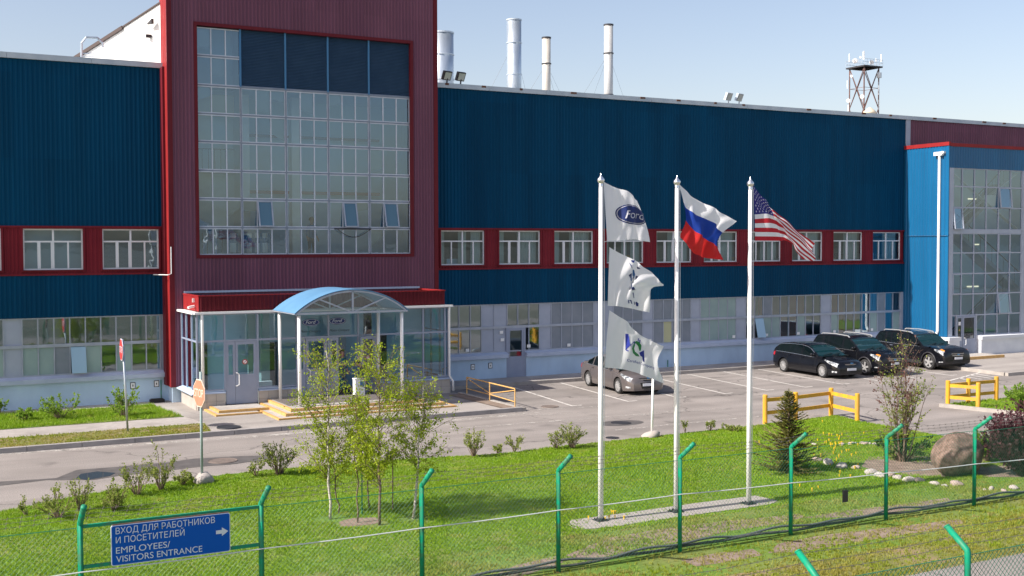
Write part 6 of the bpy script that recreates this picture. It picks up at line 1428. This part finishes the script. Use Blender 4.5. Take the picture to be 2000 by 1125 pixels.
for i, (px_, py_, h, r_, st_, lab) in enumerate((
    (52, 1008, .55, .16, 4, 'two thin leafy shoots furthest along the kerb end of the shrub row'), (112, 1012, .80, .5, 16, 'broad sparse shrub above the top left of the blue sign'), (155, 1000, .9, .35, 9, 'loose twiggy shrub behind the first bent fence post'),
    (222, 998, .75, .35, 18, 'dense dark based shrub above the middle of the blue sign'), (268, 968, .95, .4, 14, 'upright shrub with pale sprigs beside the puddle'), (315, 958, 1.2, .38, 16, 'tallest twiggy shrub left of the orange stop sign'), (357, 948, .4, .3, 12, 'low dark shrub in the grass next to the rounded stone'),
    (500, 930, .6, .25, 8, 'little shrub left of the dense shrub beside the birches'), (545, 928, 1.0, .48, 24, 'dense bushy shrub left of the birches'), (925, 893, .95, .33, 16, 'upright shrub alone on the lawn edge right of the birches'), (972, 885, .25, .2, 8, 'tiny shrub between the two lone shrubs on the lawn edge'),
    (1005, 882, .65, .3, 10, 'bare twiggy shrub with few leaves on the lawn edge'), (1085, 878, .55, .25, 10, 'small shrub touching the larger shrub by the first flagpole'), (1118, 876, .85, .4, 20, 'round leafy shrub left of the first flagpole'), (1338, 845, .5, .08, 3, 'single thin shoot right of the middle flagpole'), (1386, 842, .45, .14, 6, 'small leafy sprout between the middle and right flagpoles'), (1430, 842, .25, .3, 12, 'low dark tuft on the lawn edge left of the right flagpole'))):
    p = gp(px_, py_, .04); shrub('sparse_shrub', lab, (p.x, p.y), h, r_*1.1, int(st_*1.35), .048, M['sleaf'], 40+i, 30, .04, GS)
GW = 'shrubs in the grass bed under the hall windows'
for i, (px_, py_, h, r_, st_, lab) in enumerate(((50, 822, .5, .35, 10, 'small shrub nearest the far end of the wall bed'), (118, 818, 1.0, .75, 22, 'wide leafy shrub against the pale base wall'), (240, 815, 1.15, .6, 24, 'brownish shrub against the base wall behind the edge-on stop sign'), (0, 812, .6, .3, 8, 'cut off shrub at the picture edge of the wall bed'))):
    p = gp(px_, py_, .1); shrub('wall_shrub', lab, (p.x, p.y), h, r_, st_, .085, M['gleaf'], 70+i, 26, .1, GW)
p = gp(1985, 803, .08); shrub('green_shrub', 'bright green shrub on the island behind the timber barrier', (p.x+.6, p.y), 1.0, .9, 60, .08, M['gleaf'], 81, 40, .08)
p = gp(1928, 905); shrub('green_shrub', 'green leafy shrub between the boulder and the dark red bush', (p.x, p.y), .95, .5, 55, .06, M['gleaf'], 82, 46, .04)
p = gp(1985, 935); shrub('dark_red_bush', 'dense dark red leaved bush right of the boulder', (p.x+.25, p.y), 2.0, 1.0, 150, .07, M['rleaf'], 83, 60, .04, low=.1, wood=M['pbark'], twig=6)
p = gp(1765, 903); shrub('mixed_shrub', 'dark leafy undergrowth at the foot of the sparse tree', (p.x, p.y), .95, .85, 44, .06, M['dleaf'], 84, 34, .04)
# the sparse multi-stemmed tree
t = tree('sparse_tree', 'sparse many stemmed tree with pale green and purple leaves by the boulder', 'tree', (25.5, 23.6), 3.45, 1.0, .12, 40, .06, M['sleaf'], M['bark'], 91, .03, (.05, .1), 1.5, 24, lm2=M['pleaf'])
rnd = random.Random(5); b, cr, c2 = MB(), MB(), MB()
for k in range(16):
    a = rnd.uniform(0, 6.283); r_ = rnd.uniform(.3, 1.05); h = 3.3*rnd.uniform(.55, 1)*(1-.2*r_); e = Vector((math.cos(a)*r_, math.sin(a)*r_, h)); p = [Vector((math.cos(a)*.12, math.sin(a)*.12, 0)), e*.4+rv(rnd, .05), e*.75+rv(rnd, .06), e]; b.tube(p, [.02, .014, .009, .003], 5)
    tgt = c2 if k % 3 == 0 else cr
    for q in range(12):
        u = rnd.uniform(.9, 2.98); i = int(u); s_ = p[i].lerp(p[i+1], u-i); d = (Vector((math.cos(a)*.6, math.sin(a)*.6, 1))+rv(rnd, .45)).normalized(); e2 = s_+d*rnd.uniform(.15, .5); b.tube([s_, e2], [.005, .002], 3, cap=False)
        for w_ in range(rnd.randint(4, 13)): leafquad(tgt, s_.lerp(e2, rnd.uniform(.15, 1.05))+rv(rnd, .02), d+rv(rnd, .6), .06*rnd.uniform(.6, 1.3), rnd, 0)
b.build('side_stem', M['bark'], t, world=False); cr.build('foliage', M['sleaf'], t, world=False); c2.build('purple_foliage', M['pleaf'], t, world=False)
# spruce
def spruce(loc, H, seed):
    rnd = random.Random(seed); t = thing('small_spruce', 'small dark green spruce standing in front of the timber barrier', 'tree', (*loc, 0)); tr, cr = MB(), MB(); tr.tube([(0, 0, 0), (0, 0, H*.5), (.01, 0, H)], [.04, .025, .004], 7)
    for k in range(170):
        f = (k+rnd.random())/170; f = f**1.15; z = H*(.04+.93*f); ln_ = .98*(1-f)**.9*rnd.uniform(.45, 1.2)+.05; a = k*2.4+rnd.uniform(-.4, .4); d = Vector((math.cos(a), math.sin(a), .35*f+.15+rnd.uniform(-.12, .15))); p0 = Vector((0, 0, z)); prev = p0
        side = Vector((-math.sin(a), math.cos(a), 0)); n = 5; P = [p0]
        for j in range(1, n+1): u = j/n; P.append(p0+d*ln_*u+Vector((0, 0, .16*ln_*(u*u-.9*u)*1.3)))
        tr.tube(P, [.009]*3+[.004]*3, 4, cap=False)
        for j in range(int(12+85*ln_)):
            u = rnd.uniform(.08, 1); i = min(int(u*n), n-1); s_ = P[i].lerp(P[i+1], u*n-i); sd = side*rnd.choice((-1, 1)); nd = (d*rnd.uniform(.5, 1.1)+sd*rnd.uniform(.2, .9)+Vector((0, 0, rnd.uniform(-.3, .35)))).normalized(); sz = .115*(1.25-u*.5)*rnd.uniform(.7, 1.25)
            w_ = nd.cross(Vector((rnd.gauss(0, .3), rnd.gauss(0, .3), 1))).normalized()*sz*.13; cr.face([s_-w_*.5, s_+w_*.5, s_+nd*sz*.6+w_, s_+nd*sz, s_+nd*sz*.6-w_])
    for j in range(40): s_ = Vector((0, 0, H*rnd.uniform(.85, 1.0))); nd = (rv(rnd, .5)+Vector((0, 0, 1))).normalized(); w_ = Vector((.006, 0, 0)); cr.face([s_-w_, s_+w_, s_+nd*.1])
    tr.build('trunk', M['bark'], t, world=False); cr.build('needles', M['needle'], t, world=False)
p = gp(1540, 925); spruce((p.x, p.y), 2.3, 3)

# ---------------------------------------------------------------- boulder, edging stones, soil, flowers
p = gp(1880, 930); rock('boulder', (p.x+.1, p.y+.25, .58), .80, M['boulder'], 'large pinkish granite boulder lying beside the sparse tree', 'boulder', seed=21, sq=(1.05, .85, .86), detail=6, amp=.13, nf=16).rotation_euler = (.25, -.2, .4)
sheet('soil_bed', [(23.6, 22.2), (25.2, 21.2), (27.0, 20.2), (28.6, 20.4), (28.3, 22.6), (26.6, 23.9), (25.2, 24.6), (23.9, 23.6)], .056, M['soil'])
sheet('birch_soil', [(9.52+.55*a*rnd.uniform(.8, 1.15)-.3, 24.35+.4*c*rnd.uniform(.8, 1.1)) for a, c in ellipse(22)], .055, M['soil'])
SP = [(1596, 897, .16, 'long flat'), (1618, 903, .2, 'rounded'), (1645, 910, .22, 'dark grey'), (1672, 912, .13, 'pinkish'), (1702, 922, .2, 'flat pale'), (1716, 927, .17, 'whitish'), (1735, 927, .19, 'grey'), (1752, 932, .15, 'brownish'), (1776, 936, .17, 'bluish white'), (1796, 937, .17, 'big pinkish'), (1827, 943, .14, 'cream'), (1846, 946, .09, 'tiny'), (1869, 944, .17, 'angular white'), (1924, 954, .08, 'small dull'), (1937, 952, .1, 'round white'), (1960, 955, .09, 'small flat'), (1980, 951, .13, 'bright white'),
      (1590, 866, .1, 'small far'), (1645, 866, .11, 'far pale'), (1661, 865, .12, 'far white'), (1671, 864, .09, 'far greyish'), (1687, 865, .14, 'far brown'), (1699, 865, .1, 'far cream'), (1708, 865, .1, 'far yellowish')]
spots = ['at the spruce end of the near edging', 'second from the spruce in the near edging', 'third from the spruce in the near edging', 'shortly before the gap in the near edging', 'just left of the post in front of the tree', 'half behind the post in front of the tree', 'just right of the post in front of the tree', 'below the undergrowth, two right of the post', 'below the undergrowth, three right of the post', 'in the edging left of the boulder', 'at the lower left of the boulder', 'hidden in grass below the boulder', 'in front of the boulder beside the post', 'right of the last fence post in view', 'first under the red bush', 'second under the red bush', 'last under the red bush',
         'nearest the spruce in the back edging', 'second in the back edging', 'third in the back edging', 'fourth in the back edging', 'fifth in the back edging', 'sixth in the back edging', 'last before the tree in the back edging']
for i, ((px_, py_, r_, ad), sp) in enumerate(zip(SP, spots)):
    p = gp(px_, py_, .1); rock('edging_stone', (p.x, p.y, .04+r_*.22), r_*.85, M['pinkstone'] if i % 3 == 0 else M['stone'], ad+' stone '+sp, 'stone', 'stones edging the flower bed', 100+i, (1.25, .85, .7), 3, .2, 8)
rnd = random.Random(9); fl = MB()
for k in range(64):
    px_, py_ = (rnd.gauss(1630, 35), rnd.gauss(868, 20)) if k < 44 else (rnd.uniform(1140, 1250), rnd.uniform(995, 1012)) if k < 52 else (rnd.uniform(1480, 1700), rnd.uniform(840, 960))
    p = gp(px_, py_, .14); rr2 = rnd.uniform(.018, .032); fl.lathe([(.001, .01), (rr2, .008), (rr2*.8, -.006), (.004, -.09)], (p.x, p.y, p.z), 7)
tag(fl.build('dandelions', M['dandelion']), kind='stuff')

# ---------------------------------------------------------------- people
def person(label, loc, rz, J, clothes, skinm, hairm, shoes, trousers=None):
    """J: joint positions (x right, y forward, z up) in metres for one continuous figure"""
    root = thing('person', label, 'person', loc, rz)
    bm = bmesh.new(); vs = {k: bm.verts.new(v[0]) for k, v in J['pts'].items()}
    for a, c in J['edges']: bm.edges.new((vs[a], vs[c]))
    bm.verts.index_update(); order = [k for k in J['pts']]
    me = bpy.data.meshes.new('body'); bm.to_mesh(me); bm.free(); o = bpy.data.objects.new('body', me); COL.objects.link(o)
    sk = o.modifiers.new('skin', 'SKIN'); sv = me.skin_vertices[0].data
    for i, k in enumerate(order): r_ = J['pts'][k][1]; sv[i].radius = (r_, r_*J['pts'][k][2] if len(J['pts'][k]) > 2 else r_); sv[i].use_root = (k == 'pelvis')
    sb = o.modifiers.new('sub', 'SUBSURF'); sb.levels = 1; sb.render_levels = 1
    dg = bpy.context.evaluated_depsgraph_get(); m2 = bpy.data.meshes.new_from_object(o.evaluated_get(dg)); bpy.data.objects.remove(o); bpy.data.meshes.remove(me)
    m2.name = 'body'; m2.materials.clear()
    for q in (clothes, skinm, trousers or clothes, shoes): m2.materials.append(q)
    hd = Vector(J['pts']['head'][0]); hands = [Vector(J['pts'][k][0]) for k in J['pts'] if k.startswith('palm')]; pz = J['pts']['pelvis'][0][2]; feet = [Vector(J['pts'][k][0]) for k in J['pts'] if k.startswith('toe') or k.startswith('ankle')]
    for p in m2.polygons:
        c = p.center; p.use_smooth = True
        p.material_index = 1 if (c-hd).length < .21 or any((c-h).length < .15 for h in hands) else 3 if any((c-f).length < .12 for f in feet) else 2 if c.z < pz-.02 else 0
    ob = bpy.data.objects.new('body', m2); COL.objects.link(ob); ob.parent = root
    fw = Vector(J.get('face', (0, 1, 0))).normalized(); rt = fw.cross(Vector((0, 0, 1))).normalized(); up = rt.cross(fw)
    b = MB(); n = 12
    for i in range(7):
        a = R(8+i*17)
        for k in range(n): th = 6.2832*k/n; d = up*math.cos(a)+(rt*math.cos(th)+fw*math.sin(th)*1.1)*math.sin(a); b.v.append(tuple(hd+up*.035-fw*.02+d*.122))
    for i in range(6):
        for k in range(n):
            th = 6.2832*(k+.5)/n
            if i >= 3 and math.sin(th) > .15: continue
            b.f.append((i*n+k, i*n+(k+1) % n, (i+1)*n+(k+1) % n, (i+1)*n+k)); b.m.append(0)
    b.f.append(tuple(range(n))); b.m.append(0); b.build('hair', hairm, root, smooth=True, world=False)
    b = MB()
    for s_ in (-1, 1): b.lathe([(.0, .008), (.014, .004), (.012, -.008)], hd+fw*.098+rt*s_*.036+up*.01, 8)
    b.build('eyes', M['dark'], root, world=False)
    b = MB(); b.prism([hd+fw*.10-rt*.018-up*.035, hd+fw*.10+rt*.018-up*.035, hd+fw*.098+up*.015], fw*.022); b.build('nose', skinm, root, world=False)
    b = MB(); b.bar(hd+fw*.097-rt*.025-up*.065, hd+fw*.097+rt*.025-up*.065, .008, .012); b.build('mouth', M['signred2'], root, world=False)
    b = MB()
    for s_ in (-1, 1): b.lathe([(.0, -.01), (.03, 0), (.0, .012)], hd+rt*s_*.092, 8, axis='x')
    b.build('ears', skinm, root, world=False)
    return root
def figure(bend=0, armR=None, armL=None, legs=None, crouch=0):
    P = {}; pz = .93-crouch*.42
    P['pelvis'] = ((0, 0, pz), .135, .8); s, c = math.sin(bend), math.cos(bend)
    T = lambda x, h, y=0: (x, y*c+h*s, pz+h*c-y*s)
    P['waist'] = (T(0, .18), .125, .75); P['chest'] = (T(0, .38), .155, .72); P['neck'] = (T(0, .54), .055); P['head'] = (T(0, .70, .02), .095, 1.1); P['crown'] = (T(0, .80, .01), .07)
    E = [('pelvis', 'waist'), ('waist', 'chest'), ('chest', 'neck'), ('neck', 'head'), ('head', 'crown')]
    for nm, sx, arm in (('R', 1, armR), ('L', -1, armL)):
        P['sh'+nm] = (T(.19*sx, .46), .065); el, wr_ = arm if arm else ((.25*sx, -.02, pz+.2), (.27*sx, .08, pz-.04)); P['el'+nm] = (el, .047); P['wr'+nm] = (wr_, .034)
        d = (Vector(wr_)-Vector(el)).normalized(); pm = Vector(wr_)+d*.07; P['palm'+nm] = (tuple(pm), .036, .55)
        E += [('chest', 'sh'+nm), ('sh'+nm, 'el'+nm), ('el'+nm, 'wr'+nm), ('wr'+nm, 'palm'+nm)]
        sd = d.cross(Vector((0, 1, .3))).normalized()
        for j, (o_, ln_) in enumerate(((-.027, .07), (-.009, .085), (.009, .08), (.027, .062))):
            k1 = pm+d*(.03+ln_*.45)+sd*o_; k2 = pm+d*(.03+ln_*.85)+sd*o_*.9+Vector((0, .02, -.01)); P['f%s%da' % (nm, j)] = (tuple(k1), .009); P['f%s%db' % (nm, j)] = (tuple(k2), .008); E += [('palm'+nm, 'f%s%da' % (nm, j)), ('f%s%da' % (nm, j), 'f%s%db' % (nm, j))]
        th = pm-d*.01-sd*.045+Vector((0, .02, 0)); P['th'+nm] = (tuple(th), .011); P['tt'+nm] = (tuple(th+d*.04), .009); E += [('palm'+nm, 'th'+nm), ('th'+nm, 'tt'+nm)]
        lg = (legs or {}).get(nm); kn, an = lg if lg else ((.11*sx, .03+crouch*.38, .5-crouch*.03), (.11*sx, -.02, .09)); P['hip'+nm] = ((.095*sx, 0, pz-.05), .095); P['kn'+nm] = (kn, .066); P['ankle'+nm] = (an, .045); P['toe'+nm] = ((an[0]+.01*sx, an[1]+.17, .04), .04, .8)
        E += [('pelvis', 'hip'+nm), ('hip'+nm, 'kn'+nm), ('kn'+nm, 'ankle'+nm), ('ankle'+nm, 'toe'+nm)]
    return dict(pts=P, edges=E, face=(0, c, -s*.6))
J1 = figure(.10, armR=((.27, .12, 1.12), (.20, .38, 1.18)), legs={'R': ((.11, .18, .50), (.11, .12, .09)), 'L': ((-.1, -.08, .5), (-.1, -.26, .11))})
person('person in teal work clothes stepping through the open entrance door', (15.85, 43.75, .36), R(200), J1, M['teal'], M['skin'], M['hair'], M['black'])
J2 = figure(.85, crouch=.35, armR=((.25, .45, .72), (.2, .62, .5)), armL=((-.25, .45, .72), (-.2, .6, .48)))
person('person in navy clothes bending over the white bin', (16.85, 43.0, .36), R(75), J2, M['navy'], M['skin'], M['hair'], M['black'], M['teal'])
J3 = figure(.05)
person('person in a blue shirt standing behind the tower window', (15.75, 47.0, 5.72), R(200), J3, M['divider'], M['skin'], M['hair'], M['black'], M['navy'])
